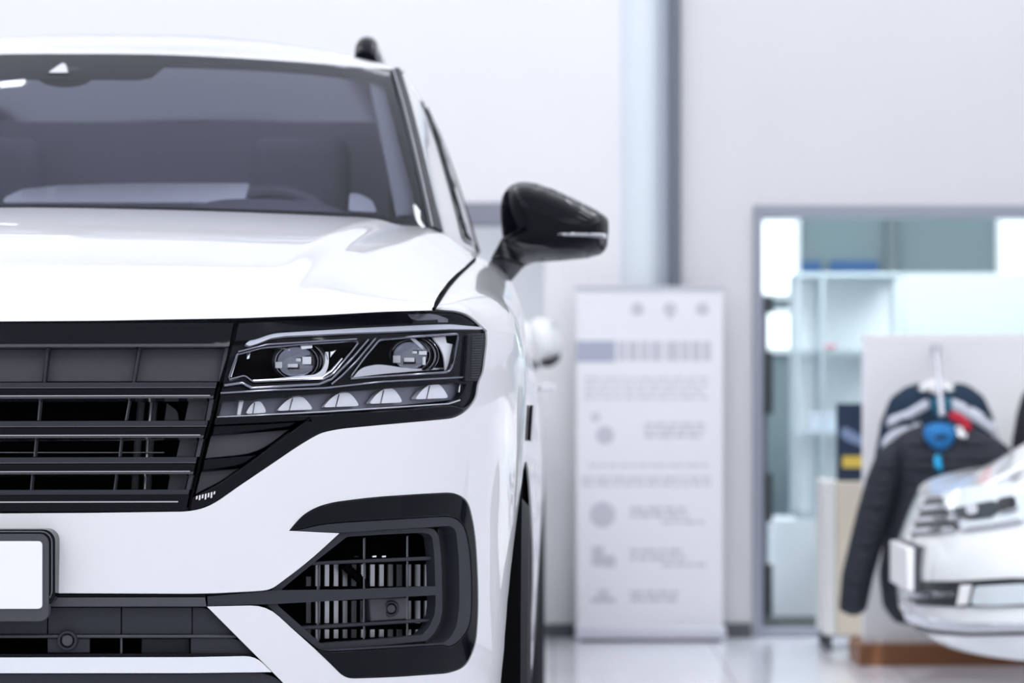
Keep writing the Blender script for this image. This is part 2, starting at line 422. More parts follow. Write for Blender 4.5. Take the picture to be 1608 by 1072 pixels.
# =================================================================== LARGE SUV
X0 = -1.0; YN = 4.15
SUV = empty('car', (X0, 0, 0), label='large white SUV close up, with black grille, black door mirror and blank number plate', cat='car')
Mw = lambda p: (p[0]+X0, p[1], p[2])
NN, MM = 3.0, 2.3
def plan_table(W, L, n, m):
    T = []; s = 0; pq = None
    for i in range(1601):
        a = i/1600*PI/2; q = math.sin(a)**(2/n); g = math.cos(a)**(2/m) if i < 1600 else 0
        if pq: s += math.hypot((q-pq[0])*W, (g-pq[1])*L)
        T.append((s, q, g)); pq = (q, g)
    return T
class Plan:
    """closed car plan: rounded nose, flank, rounded tail; s runs round it, z up"""
    def __init__(s, W, Wside, y0, y1, y2, y3, n=3.0, m=2.3, flare=.9, n2=3.2, m2=2.4):
        s.W, s.Ws, s.y0, s.y1, s.y2, s.y3 = W, Wside, y0, y1, y2, y3; s.flare = flare
        s.F = plan_table(.957, .75, n, m); s.R = plan_table(.957, .5, n2, m2)
        s.fs = [t[0] for t in s.F]; s.rs = [t[0] for t in s.R]; s.S1 = s.fs[-1]; s.S2 = s.S1+(y2-y1); s.S3 = s.S2+s.rs[-1]
    def tab(s, T, K, v):
        i = min(len(K)-2, max(0, bisect_right(K, v)-1)); t = (v-K[i])/(K[i+1]-K[i])
        return lerp(T[i][1], T[i+1][1], t), lerp(T[i][2], T[i+1][2], t)
    def P(s, a, z):
        W = s.W(z)
        if a <= s.S1:
            q, g = s.tab(s.F, s.fs, max(0, a)); y0 = s.y0(z); return (W*q, s.y1-(s.y1-y0)*g, z)
        Ws = lerp(W, s.Ws(z), sstep((min(a, s.S2)-s.S1)/s.flare))
        if a <= s.S2: return (Ws, s.y1+a-s.S1, z)
        q, g = s.tab(s.R, s.rs, s.S3-min(a, s.S3)); return (Ws*q, s.y2+(s.y3(z)-s.y2)*g, z)
    def s_of(s, y, z):
        """flank position s for a given y at height z"""
        lo, hi = s.S1*.3, s.S3
        for _ in range(40):
            m = (lo+hi)/2
            if s.P(m, z)[1] < y: lo = m
            else: hi = m
        return lo
tW = [(.25, .90), (.35, .93), (.5, .946), (.65, .942), (.76, .940), (.85, .945), (1.0, .953), (1.07, .946), (1.15, .922), (1.3, .87)]
tS = [(.25, .93), (.35, .95), (.5, .96), (.7, .972), (.85, .974), (1.0, .964), (1.07, .948), (1.15, .92), (1.3, .87)]
tY = [(.25, 4.30), (.4, 4.19), (.52, 4.155), (.65, 4.15), (.8, 4.165), (1.0, 4.20), (1.1, 4.228), (1.3, 4.33)]
tR = [(.25, 8.70), (.5, 8.88), (.8, 8.86), (1.1, 8.80), (1.3, 8.72)]
PL = Plan(lambda z: cr(tW, z), lambda z: cr(tS, z), lambda z: cr(tY, z), 4.90, 8.35, lambda z: cr(tR, z))
S = Surf(PL.P, (0, PL.S1+.35), (.30, 1.27), Mw)
C = -400                                                   # px of anything on the middle line
# ---- outlines traced in the photograph
A_top = [(C, 506), (0, 505), (150, 504), (372, 500), (500, 495), (600, 489), (680, 486), (715, 487), (735, 493), (750, 505), (765, 519)]
A_rest = [(766, 535), (760, 585), (752, 601), (750, 622), (742, 636), (731, 647), (714, 656), (700, 658), (589, 668), (535, 673), (505, 679), (485, 690), (464, 703), (420, 733), (377, 762), (340, 788), (320, 798), (295, 803), (150, 805), (0, 806), (C, 807)]
A_out = A_top+A_rest
C_out = [(C, 932), (86, 931), (322, 932), (400, 928), (425, 926), (484, 882), (533, 837), (500, 835.5), (454, 833), (462, 823), (474, 810), (487, 801), (502, 794), (524, 788), (586, 780), (663, 775), (703, 773), (713, 774), (724, 778), (733, 785), (738, 795), (744, 820), (748, 850), (751, 900), (752, 957), (749, 1003), (744, 1022), (737, 1037), (731, 1045), (722, 1051), (703, 1057), (620, 1063), (555, 1065), (546, 1064), (536, 1059), (518, 1041), (496, 1020), (458, 986), (419, 950), (325, 952), (385, 1012), (445, 1072), (470, 1098), (475, 1112), (C, 1112)]
sA = S.dom(A_out); sC = S.dom(C_out)
# arch outlines on the flank
AXF, AXR, WR = 5.07, 7.97, .40
def arc_pts(yc, zc, r, z0, n=28):
    out = []; a0 = math.asin((z0-zc)/r)
    for i in range(n+1):
        a = PI-a0-(PI-2*a0)*i/n; out.append((yc+r*math.cos(a), zc+r*math.sin(a)))
    return out
def flank(pts): return [(PL.s_of(y, z), z) for y, z in pts]
def shoulder_z(y): return cr([(4.15, 1.085), (4.5, 1.085), (4.7, 1.07), (5.2, 1.07), (6, 1.09), (8, 1.10), (9, 1.10)], y)
YD1 = 5.78
zb = .40
def skin_piece(name, outer, cuts, m, parent, grid=.022, th=.004, off=0):
    polys = [outer]+cuts; vs, es = [], []
    P = np.array(outer); x0, y0 = P.min(0); x1, y1 = P.max(0)
    pts = np.array([(a+(grid*.5 if j % 2 else 0), b) for j, b in enumerate(np.arange(y0, y1, grid)) for a in np.arange(x0, x1, grid)])
    m_ = inside(pts, outer)
    for h in cuts: m_ &= ~inside(pts, h)
    pts = pts[m_]; pts = pts[edist(pts, polys) > grid*.3]
    for q in polys:
        b = len(vs); vs += [Vector(p) for p in q]; es += [(b+i, b+(i+1) % len(q)) for i in range(len(q))]
    vs += [Vector((float(p[0]), float(p[1]))) for p in pts]
    r = delaunay_2d_cdt(vs, es, [], 0, 1e-7); V = np.array([(v.x, v.y) for v in r[0]]); T = [t for t in r[2] if len(t) == 3]
    Cn = np.array([V[list(t)].mean(0) for t in T]); k = inside(Cn, outer)
    for h in cuts: k &= ~inside(Cn, h)
    T = [T[i] for i in range(len(T)) if k[i]]
    bm = bmesh.new()
    def fr(v):
        p = S.P(v[0], v[1]); return (0.0 if abs(p[0]) < 1e-4 else p[0], p[1]+off, p[2])
    def bk(v):
        p = fr(v); n = S.N(v[0], v[1]); q = (p[0]-n.x*th, p[1]-n.y*th, p[2]-n.z*th); return (0.0, q[1], q[2]) if p[0] == 0 else q
    solid(bm, V, T, fr, bk, True); mirror_bm(bm)
    return obj(name, bm, m, parent, .0015, 2)
def outer_front():
    arch = flank(arc_pts(AXF, .40, .455, zb))
    out = [(0.0, zb)]+[(float(s), zb) for s in np.linspace(.06, arch[0][0], 24)[:-1]]+arch
    out += flank([(5.60, zb), (YD1-.004, zb), (YD1-.004, .6), (YD1-.004, .9), (YD1-.004, shoulder_z(YD1))])
    sL, zL = S.inv(765, 519); e = PL.s_of(YD1-.004, 1.08); tops = []
    for s in np.linspace(e, sL, 40)[1:-1]:
        y = PL.P(s, 1.08)[1]; t = (s-sL)/(e-sL); z = lerp(zL, shoulder_z(y), sstep(t*2.0)); tops.append((float(s), z))
    out += tops
    out += [(sL, zL)]+[(sL-.02, zL+.10), (0.0, 1.20)]
    return out, tops, (sL, zL)
O1, TOPS, LC = outer_front()
# A must swallow everything above the bonnet line too
def extend_up(dom_top, rest):
    return [(0.0, 1.30)]+[(dom_top[-1][0]+.001, 1.30)]+dom_top[::-1][:1]+rest
dA_top = S.dom(A_top+[A_rest[0]])[:-1]; dA_top = [p for p in dA_top if p[0] <= LC[0]+.002]
dA_rest = [S.inv(*p) for p in dens(soft([(765, 519)]+A_rest, False), 8, False)]
cutA = [(-.05, 1.32), (LC[0]+.0005, 1.32), (LC[0]+.0005, LC[1])]+dA_rest+[(-.05, dA_rest[-1][1])]
cutC = [(-.05, sC[0][1])]+[S.inv(*p) for p in dens(soft(C_out, False), 8, False)]+[(-.05, S.inv(C, 1112)[1])]
skin_piece('body_shell', O1, [cutA, cutC], WHITE, SUV)
# doors, rear quarter
def door_poly(y0, y1, zlow=.47, arch=None):
    L = [(y, zlow) for y in np.linspace(y0, y1, 8)]
    if arch: L = arch
    U = [(y, shoulder_z(y)) for y in np.linspace(y1, y0, 12)]
    return flank([(float(a), float(b)) for a, b in L+[(y1, .7), (y1, .9)]*(arch is None)+U+[(y0, .9), (y0, .7)]])
for a, b, nm in ((YD1, 6.84, 'front_door'), (6.845, 7.62, 'rear_door')):
    bm = bmesh.new(); S.add(bm, door_poly(a, b), [], 0, .004, .05, False, True); mid = obj(nm, bm, WHITE, SUV, .0015)
    bm = bmesh.new(); ym = b-.17; p = PL.P(PL.s_of(ym, .98), .98)
    tube(bm, [(p[0]-.004, ym-.1, .985), (p[0]+.028, ym-.07, .987), (p[0]+.03, ym+.05, .987), (p[0]-.004, ym+.08, .985)], .011, 8); obj('handle', bm, WHITE, mid)
    mirror_copy(mid, SUV)
bm = bmesh.new()
q = [(7.625, .47)]+[p for p in arc_pts(AXR, .40, .455, .47) if p[0] > 7.625 or p[1] > .6]
q = [(7.625, .72)]+[p for p in arc_pts(AXR, .40, .455, zb) if p[0] > 7.64]
qq = flank(q); qq += [(float(s), zb) for s in np.linspace(qq[-1][0], PL.S3, 20)[1:]]
qq += [(float(s), 1.10) for s in np.linspace(PL.S3, PL.s_of(7.625, 1.09), 40)]
S.add(bm, qq, [], 0, .004, .05, True, True); mirror_bm(bm); obj('rear_quarter', bm, WHITE, SUV, .0015)
bm = bmesh.new(); S.add(bm, flank([(5.52, .30), (6.3, .29), (7.5, .30), (7.52, .465), (6.3, .465), (5.50, .465)]), [], 0, .01, .05, False, True); sill = obj('sill', bm, SATIN, SUV, .002); mirror_copy(sill, SUV)

# ---- fender top: rolls from the flank shoulder over to the bonnet gap and the beltline
shut_px = [(680, 487, 4.42), (690, 470, 4.56), (702, 451, 4.74), (717, 434, 4.94), (732, 420, 5.14), (745, 408, 5.36)]
def loc(px, py, Y): x, y, z = at(px, py, Y); return (x-X0, y, z)
U3 = [loc(*p) for p in shut_px]
U3 += [(.846, 5.62, 1.256), (.840, 6.0, 1.27), (.826, 6.6, 1.28), (.804, 7.4, 1.29), (.787, 8.0, 1.30), (.76, 8.4, 1.30), (.6, 8.62, 1.30), (.3, 8.68, 1.30), (0, 8.70, 1.30)]
def polyP(pts, cum, t):
    d = t*cum[-1]; i = min(len(pts)-2, max(0, bisect_right(cum, d)-1)); f = (d-cum[i])/(cum[i+1]-cum[i]); return Vector(pts[i]).lerp(Vector(pts[i+1]), f)
def cum(pts):
    c = [0]
    for a, b in zip(pts, pts[1:]): c.append(c[-1]+(Vector(a)-Vector(b)).length)
    return c
def smooth_curve(pts, n=80, it=3):
    c = cum(pts); q = [polyP(pts, c, i/n) for i in range(n+1)]
    for _ in range(it): q = [q[0]]+[(q[i-1]+q[i]*2+q[i+1])/4 for i in range(1, n)]+[q[-1]]
    return q
def lower_curve():
    L = [Vector(S.pt(*p)) for p in dens(soft([(680, 486), (715, 487), (735, 493), (750, 505), (765, 519)], False), 6, False)]
    L += [Vector(PL.P(*p)) for p in TOPS[::-1]]
    for y in np.linspace(YD1, 8.3, 24): L.append(Vector(PL.P(PL.s_of(y, 1.09), shoulder_z(y))))
    e = PL.s_of(8.3, 1.1)
    for s in np.linspace(e, PL.S3, 24)[1:]: L.append(Vector(PL.P(float(s), 1.10)))
    return L
def fender_top():
    Lc = lower_curve(); Uc = smooth_curve(U3, 160, 4); uy = [p.y for p in Uc]
    bm = bmesh.new(); rows = []; nv = 12; n0 = len(dens(soft([(680, 486), (715, 487), (735, 493), (750, 505), (765, 519)], False), 6, False))
    cl = cum(Lc)
    for i, p in enumerate(Lc):
        if p.y < 8.0:
            # partner on the upper curve: sweeps back from the corner, then the same y
            f = min(1, i/(n0+26)); target = lerp(4.42+ (5.2-4.42)*f, p.y, sstep(f)) if f < 1 else p.y
            target = max(target, 4.42) if i else 4.42
            j = min(range(len(Uc)), key=lambda k: abs(uy[k]-target) if Uc[k].x > .5 else 9)
            # linear refine
            if 0 < j < len(Uc)-1:
                a, b = (Uc[j], Uc[j+1]) if uy[j] <= target else (Uc[j-1], Uc[j]); q = a.lerp(b, min(1, max(0, (target-a.y)/max(1e-6, b.y-a.y))))
            else: q = Uc[j]
        else:
            k0 = min(range(len(Uc)), key=lambda k: abs(uy[k]-8.0) if Uc[k].x > .5 else 9)
            d0 = [c for c, pp in zip(cl, Lc) if pp.y < 8.0][-1]; t = (cl[i]-d0)/(cl[-1]-d0); kk = k0+(len(Uc)-1-k0)*t; j = min(len(Uc)-2, int(kk)); q = Uc[j].lerp(Uc[j+1], kk-j)
        ctl = Vector((lerp(p.x, q.x, .10), lerp(p.y, q.y, .10), lerp(p.z, q.z, .86)))
        if q.x < .6: ctl = Vector((lerp(p.x, q.x, .1), lerp(p.y, q.y, .15), lerp(p.z, q.z, .8)))
        rows.append([p*(1-t)**2+ctl*2*t*(1-t)+q*t*t for t in [v/nv for v in range(nv+1)]])
    # smooth along the car
    for _ in range(6):
        for i in range(2, len(rows)-1):
            for v in range(1, nv+1): rows[i][v] = (rows[i-1][v]+rows[i][v]*2+rows[i+1][v])/4 if v < nv else rows[i][v]
    V = [[bm.verts.new(p) for p in r] for r in rows]
    for i in range(len(V)-1):
        for v in range(nv):
            try: bm.faces.new((V[i][v], V[i+1][v], V[i+1][v+1], V[i][v+1]))
            except ValueError: pass
    bmesh.ops.remove_doubles(bm, verts=bm.verts[:], dist=1e-5)
    thicken(bm, .004)
    for v in bm.verts:
        if abs(v.co.x) < .004: v.co.x = 0
    mirror_bm(bm)
    obj('wing_top', bm, WHITE, SUV, ang=.9)
    return rows
ROWS = fender_top()

# ---- bonnet
WSB = [(0, 5.22, 1+(600-330)*5.22/FP), (.25, 5.23, 0), (.45, 5.27, 0), (.62, 5.34, 0), (.72, 5.40, 0), (.79, 5.47, 0)]
def on_px_y(x, Y, py): return CH-(py-CY)*Y/FP
wsb_px = {0: 329.5, .25: 333, .45: 339, .62: 347, .72: 354, .79: 362}
WSB = [(x, Y, on_px_y(x, Y, wsb_px[x])) for x, Y, _ in WSB]
def sym(T): return [(-T[1][0], T[1][1])]+T
TB1, TB2 = sym([(a, b) for a, b, _ in WSB]), sym([(a, c) for a, _, c in WSB])
def wsb(x): return (x, cr(TB1, x), cr(TB2, x))
front_c = smooth_curve([S.pt(*p) for p in [(C, 506), (0, 504.5), (150, 503.5), (372, 499.5), (500, 494.5), (600, 488.5), (679, 486)]], 60, 2)
fx = [p.x for p in front_c]
def bonnet_edge(b):
    c = cum(U3[:6]); return polyP(U3[:6], c, b)
def bonnet_P(a, b):
    """a 0 middle..1 edge; b 0 nose..1 screen"""
    i = a*60; j = min(59, int(i)); f0 = front_c[j].lerp(front_c[j+1], i-j)
    e = bonnet_edge(b); k = e-front_c[-1]
    xe = wsb(min(.79, a*.80)); r = Vector(xe) if a < .99 else Vector(xe)
    r1 = Vector(wsb(.79)); eb = U3[5]
    # rear line runs from the screen foot to the outer end of the gap
    t = max(0, (a-.86)/.14); x = a/.86*.76 if a < .86 else .76
    rear = Vector(wsb(x)) if t == 0 else Vector(wsb(.76)).lerp(Vector(eb), t)
    if t > 0: rear.z -= 0
    p = f0.lerp(rear, b)
    # outer edge follows the gap curve
    lin = front_c[-1].lerp(Vector(eb), b); p += (e-lin)*sstep((a-.5)/.5)
    u = 1-(1-b)**2.2
    bulge = .030*(1-(2*b-1)**2)+.014*(math.exp(-((b-.10)/.09)**2)-math.exp(-1.2)*(1-b)**6)*0
    p.z += bulge*(1-sstep((a-.70)/.30)*.85)
    # power dome: raised middle whose edge runs outwards towards the screen
    ac = lerp(.63, .80, b); st = sstep((ac-a)/.06+.5); p.z += .012*st*sstep(b/.25)*sstep((1-b)/.12)
    # rolled leading edge
    p.z += .012*(1-math.exp(-b/.03))*(1-b)**3
    return (p.x, p.y, p.z)
def bonnet():
    bm = bmesh.new(); gridmesh(bm, lambda a, b: bonnet_P(a, b**1.4), 110, 60)
    for v in bm.verts:
        if abs(v.co.x) < 1e-3: v.co.x = 0
    gap = 0
    bmesh.ops.recalc_face_normals(bm, faces=bm.faces[:])
    if sum(f.normal.z for f in bm.faces) < 0: bmesh.ops.reverse_faces(bm, faces=bm.faces[:])
    mirror_bm(bm); o = obj('bonnet', bm, WHITE, SUV, ang=1.0)
    return o
BON = bonnet()
# dark gap line along the bonnet edge
bm = bmesh.new(); tube(bm, [Vector(p)+Vector((.001, 0, .0015)) for p in smooth_curve(U3[:6], 40, 2)], .0028, 8); g = obj('bonnet_seam', bm, BLACK, SUV); mirror_copy(g, SUV)

# ---- windscreen
WST = [(0, 5.72, 84.5), (.2, 5.735, 86), (.4, 5.79, 94), (.55, 5.87, 103), (.655, 5.95, 112)]
WST = [(x, Y, on_px_y(x, Y, py)) for x, Y, py in WST]
TT1, TT2 = sym([(a, b) for a, b, _ in WST]), sym([(a, c) for a, _, c in WST])
def wst(x): return (x, cr(TT1, x), cr(TT2, x))
def WS_P(a, b):
    p = Vector(wsb(a*.754)); q = Vector(wst(a*.648)); r = p.lerp(q, b); k = 4*b*(1-b)
    return (r.x, r.y-.012*k, r.z+.018*k)
WS = Surf(WS_P, (0, 1), (0, 1), Mw, 90, 60, (.75, .6))
bm = bmesh.new(); WS.add(bm, dens([(0, 0), (1, 0), (1, 1), (0, 1)], .04), [], 0, .005, .03, True, True); mirror_bm(bm); obj('windscreen', bm, WGLASS, SUV, ang=1.2)
# painted border of the screen: header band with camera bulge, side band, foot band
def wdom(pts): return [WS.inv(x, y) for x, y in pts]
hd = WS.inv(120, 121)[1]; hd2 = WS.inv(400, 103)[1]
def A_(px, py): return WS.inv(px, py)[0]
bord = [(0, hd+.0), (A_(215, 121), hd), (A_(238, 115), hd+.02), (A_(262, 100), WS.inv(262, 97)[1]), (A_(300, 97), WS.inv(300, 97)[1]), (A_(400, 104), WS.inv(400, 103)[1]), (A_(560, 115), WS.inv(560, 117)[1]), (A_(594, 120), WS.inv(594, 120)[1]), (A_(606, 131), WS.inv(606, 131)[1]),
        (A_(650, 306), WS.inv(650, 306)[1]), (A_(648, 332), WS.inv(648, 332)[1]), (A_(636, 343), WS.inv(636, 342)[1]), (A_(560, 332), WS.inv(560, 332)[1]), (A_(400, 326), WS.inv(400, 326)[1]), (0, WS.inv(60, 320)[1]), (0, 0), (1, 0), (1, 1), (0, 1)]
bm = bmesh.new(); V, T = cdt(dens([(float(a), float(b)) for a, b in bord], .04), [], .04, .05)
def fr(v): p = WS_P(*v); return (0.0 if abs(p[0]) < 1e-4 else p[0], p[1]+.006, p[2]-.003)
def bk(v): p = fr(v); return (p[0], p[1]+.002, p[2]-.002)
solid(bm, V, T, fr, bk, True); mirror_bm(bm); obj('screen_border', bm, mat('screen_border_black', (.003, .003, .005), .8, 0, 0, .05), SUV, ang=1.2)
WS.panel('inner_pillar', [(580, 128), (601, 126), (612, 170), (650, 312), (648, 336), (624, 338), (604, 240)], mat('inner_pillar_grey', (.22, .23, .26), .8, 0, 0, .2), SUV, off=.05, th=.006, grid=.05, bev=0); mirror_copy(children(SUV)[-1], SUV) if children(SUV)[-1].name.startswith('inner_pillar') else None
# camera pod and rear view mirror behind the glass
bm = bmesh.new()
def pod(px, py, off, rx, ry, rz):
    p = WS.pt(px, py, off); b2 = bmesh.new(); bmesh.ops.create_uvsphere(b2, u_segments=28, v_segments=16, radius=1)
    for v in b2.verts: v.co = (v.co.x*rx, v.co.y*ry+p[1], v.co.z*rz+p[2])
    return b2
b2 = pod(100, 121, .045, .056, .018, .021); obj('camera_pod', b2, mat('pod_black', (.006, .006, .009), .7), SUV)
def tri_plate():
    b = bmesh.new(); p = WS.pt(103, 110, .0); P = [(-.021, 113), (.013, 113), (.0, 101)]
    f = []; 
    for off in (-.004, -.001):
        f.append([b.verts.new((x-.003, *WS.pt(103, py, off)[1:])) for x, py in ((-.024, 114), (.016, 114), (.006, 102), (-.002, 98.5), (-.009, 102))])
    b.faces.new(f[0][::-1]); b.faces.new(f[1])
    for i in range(5): b.faces.new((f[0][i], f[0][(i+1) % 5], f[1][(i+1) % 5], f[1][i]))
    bmesh.ops.recalc_face_normals(b, faces=b.faces[:]); obj('camera_window', b, LIGHTLENS, SUV)
tri_plate()
# black trim strip down each pillar, then the white pillar, door glass and roof
BELT = [(5.47, .80, 1.295), (5.62, .826, 1.272), (5.9, .832, 1.277), (6.5, .822, 1.285), (7.4, .802, 1.295), (8.0, .785, 1.30), (8.35, .77, 1.30)]
RAIL = [(5.95, .668, 1.668), (6.1, .665, 1.690), (6.4, .655, 1.712), (7.0, .628, 1.730), (7.6, .600, 1.732), (8.1, .575, 1.722), (8.35, .56, 1.70)]
def tabv(T, y, k): return cr([(r[0], r[k]) for r in T], y)
def side_P(w, v):
    y0 = lerp(5.49, 5.965, v); y = lerp(y0, 8.33, w)
    yb, yr = max(5.49, y), max(5.965, y)
    b = Vector((tabv(BELT, lerp(5.49, 8.33, (y-5.49)/2.84) if y > 5.49 else 5.49, 1), y, tabv(BELT, y, 2))); r = Vector((tabv(RAIL, yr, 1), y, tabv(RAIL, yr, 2)))
    # the pillar edge itself
    p = b.lerp(r, v); base = Vector((.778, 5.49, 1.296)).lerp(Vector((.668, 5.965, 1.672)), v); k = 4*v*(1-v)
    s = sstep(w/.14); t = base.lerp(p, 1) if w > .14 else Vector((lerp(base.x, p.x, s), y, lerp(base.z, p.z, s)))
    return (t.x+(.012*k+.10*v**3*(1-v))*min(1, w*5+.2), t.y, t.z)
sideS = Surf(side_P, (0, 1), (0, 1), Mw, 20, 20, (2.6, .45))
bm = bmesh.new(); gridmesh(bm, side_P, 70, 18); bmesh.ops.recalc_face_normals(bm, faces=bm.faces[:])
if sum(f.normal.x for f in bm.faces) < 0: bmesh.ops.reverse_faces(bm, faces=bm.faces[:])
sp = obj('cabin_side', bm, WHITE, SUV, ang=1.1); mirror_copy(sp, SUV)
def side_patch(name, pts, m, off=.003, th=.004, parent=SUV):
    V, T = cdt(pts, [], .03, .12); bm = bmesh.new()
    N = lambda v: (lambda n: n if n.x > 0 else -n)(sideS.N(min(.999, v[0]), min(.999, v[1])))
    fr = lambda v: tuple(Vector(side_P(*v))+N(v)*off); bk = lambda v: tuple(Vector(side_P(*v))+N(v)*(off-th))
    solid(bm, V, T, fr, bk); bmesh.ops.recalc_face_normals(bm, faces=bm.faces[:]); o = obj(name, bm, m, parent, ang=1.0); mirror_copy(o, parent); return o
def rquad(w0, w1, v0, v1, sl=0): return dens(rnd([(w0+sl*v0, v0), (w1, v0), (w1, v1), (w0+sl*v1, v1)], .03, 3), .05)
side_patch('window_surround', rquad(.085, .97, .03, .84, .03), GLOSS, .0025, .004)
side_patch('front_side_glass', rquad(.10, .44, .06, .80, .03), SIDEGL, .005, .004)
side_patch('rear_side_glass', rquad(.455, .74, .06, .80), SIDEGL, .005, .004)
side_patch('door_post', rquad(.29, .35, .03, .84), BLACK, .009, .006)
side_patch('quarter_glass', rquad(.755, .95, .08, .79), SIDEGL, .005, .004)
# pillar trim strip (gloss) between screen and white pillar
bm = bmesh.new()
def strip_P(a, b):
    p = Vector(WS_P(1, b)); q = Vector(side_P(0, b)); r = p.lerp(q, a); n = Vector((.35, -.75, .55)); k = math.sin(a*PI)
    return r+n*(.004+.006*k)
gridmesh(bm, lambda a, b: strip_P(a, b), 8, 40); bmesh.ops.recalc_face_normals(bm, faces=bm.faces[:])
if sum(f.normal.y for f in bm.faces) > 0: bmesh.ops.reverse_faces(bm, faces=bm.faces[:])
thicken(bm, .008); st = obj('pillar_trim', bm, SATIN, SUV, ang=1.1); mirror_copy(st, SUV)
bm = bmesh.new(); tube(bm, [strip_P(.2, i/30)+Vector((0, -.001, .001)) for i in range(31)], .0011, 6); st = obj('pillar_seal', bm, LIGHTLENS, SUV); mirror_copy(st, SUV)
bm = bmesh.new()
qa, qb, qc, qd = Vector(wsb(.765)), Vector(U3[5]), Vector((.826, 5.66, 1.274)), Vector(side_P(0, 0))+Vector((.0, .02, .004))
gridmesh(bm, lambda a, b: qa.lerp(qb, a).lerp(qd.lerp(qc, a), b)+Vector((0, 0, -.003+.006*math.sin(a*PI)*math.sin(b*PI))), 8, 8); bmesh.ops.recalc_face_normals(bm, faces=bm.faces[:])
if sum(f.normal.z for f in bm.faces) < 0: bmesh.ops.reverse_faces(bm, faces=bm.faces[:])
thicken(bm, .004); o = obj('pillar_foot', bm, WHITE, SUV, ang=1.0); mirror_copy(o, SUV)
# roof
def roof_P(a, b):
    xf = a*.668; f = Vector(wst(min(.655, xf))) if a < .98 else Vector((.668, 5.965, 1.672))
    if a >= .9: f = Vector(wst(.9*.668)).lerp(Vector((.668, 5.965, 1.672)), (a-.9)/.1)
    f.x = xf
    y = lerp(f.y, 8.33, b); yr = max(5.965, y)
    xr = tabv(RAIL, yr, 1)*a; crown = cr([(5.72, f.z if a < 1 else f.z), (6.05, 1.752), (6.4, 1.800), (6.9, 1.822), (7.5, 1.815), (8.33, 1.76)], y)
    edge = tabv(RAIL, yr, 2); z = edge+(crown-edge)*(1-a**2.6)
    s = sstep((y-f.y)/.30); z = lerp(lerp(f.z, z, min(1, (y-f.y)/.30)), z, s)
    x = lerp(f.x, xr, s)
    return (x, y, z)
bm = bmesh.new(); gridmesh(bm, lambda a, b: roof_P(a, b**1.3), 40, 60)
for v in bm.verts:
    if abs(v.co.x) < 1e-4: v.co.x = 0
bmesh.ops.recalc_face_normals(bm, faces=bm.faces[:])
if sum(f.normal.z for f in bm.faces) < 0: bmesh.ops.reverse_faces(bm, faces=bm.faces[:])
mirror_bm(bm)
SRG = glass('added_sunroof_glass', (.88, .89, .92), 1.45, .8)  # sunroof added so overhead light reaches the cabin
sel = [f for f in bm.faces if abs(f.calc_center_median().x) < .50 and 6.15 < f.calc_center_median().y < 8.0]
vm = {}; b2 = bmesh.new()
for f in sel:
    q_ = [vm.setdefault(v, b2.verts.new(v.co)) if v not in vm else vm[v] for v in f.verts]; b2.faces.new(q_)
bmesh.ops.delete(bm, geom=sel, context='FACES')
obj('roof', bm, WHITE, SUV, ang=1.1); obj('added_sunroof', b2, SRG, SUV, ang=1.1)
tm = bpy.data.materials.new('added_blind_fabric'); tm.use_nodes = True; tn = tm.node_tree; tn.nodes.clear()  # blind added to spread an even light through the cabin
to = tn.nodes.new('ShaderNodeOutputMaterial'); tt = tn.nodes.new('ShaderNodeBsdfTranslucent'); td = tn.nodes.new('ShaderNodeBsdfDiffuse'); ta = tn.nodes.new('ShaderNodeAddShader')
tt.inputs[0].default_value = (.13, .134, .16, 1); td.inputs[0].default_value = (.20, .21, .24, 1)
tn.links.new(tt.outputs[0], ta.inputs[0]); tn.links.new(td.outputs[0], ta.inputs[1]); tn.links.new(ta.outputs[0], to.inputs[0])
bm = bmesh.new(); gridmesh(bm, lambda a, b: tuple(Vector(roof_P(a*.93, .04+b*.93))+Vector((0, .02, -.028))), 24, 30)
for v in bm.verts:
    if abs(v.co.x) < 1e-4: v.co.x = 0
mirror_bm(bm); obj('added_blind', bm, tm, SUV, ang=1.1)
# tailgate closing the cabin
bm = bmesh.new(); gridmesh(bm, lambda a, b: (lerp(tabv(BELT, 8.33, 1), tabv(RAIL, 8.33, 1), b)*a, lerp(8.62, 8.33, b)-.1*a**3*(1-b)-.02*b-.18*(a**4)*(1-b), lerp(1.30, roof_P(a, 1)[2], b)), 16, 12)
for v in bm.verts:
    if abs(v.co.x) < 1e-4: v.co.x = 0
mirror_bm(bm); bmesh.ops.recalc_face_normals(bm, faces=bm.faces[:]); obj('tailgate', bm, SIDEGL, SUV, ang=1.1)
# roof rails
def rail():
    p0 = loc(576, 77, 6.35); bm = bmesh.new(); x = p0[0]
    rz = lambda y: roof_P(x/tabv(RAIL, y, 1), (y-5.9)/2.43)[2]
    pts = [(x, 6.30, p0[2]-.03), (x, 6.315, p0[2]), (x, 6.36, p0[2]+.008), (x+.002, 6.44, p0[2]-.004), (x+.002, 6.7, rz(6.7)+.005), (x, 7.4, rz(7.4)+.01), (x-.01, 8.0, rz(8.0)+.01), (x-.012, 8.1, rz(8.1)-.01)]
    pts = smooth_curve(pts, 50, 1); tube(bm, pts, .026, 12); o = obj('roof_rail', bm, GLOSS, SUV); mirror_copy(o, SUV)
rail()

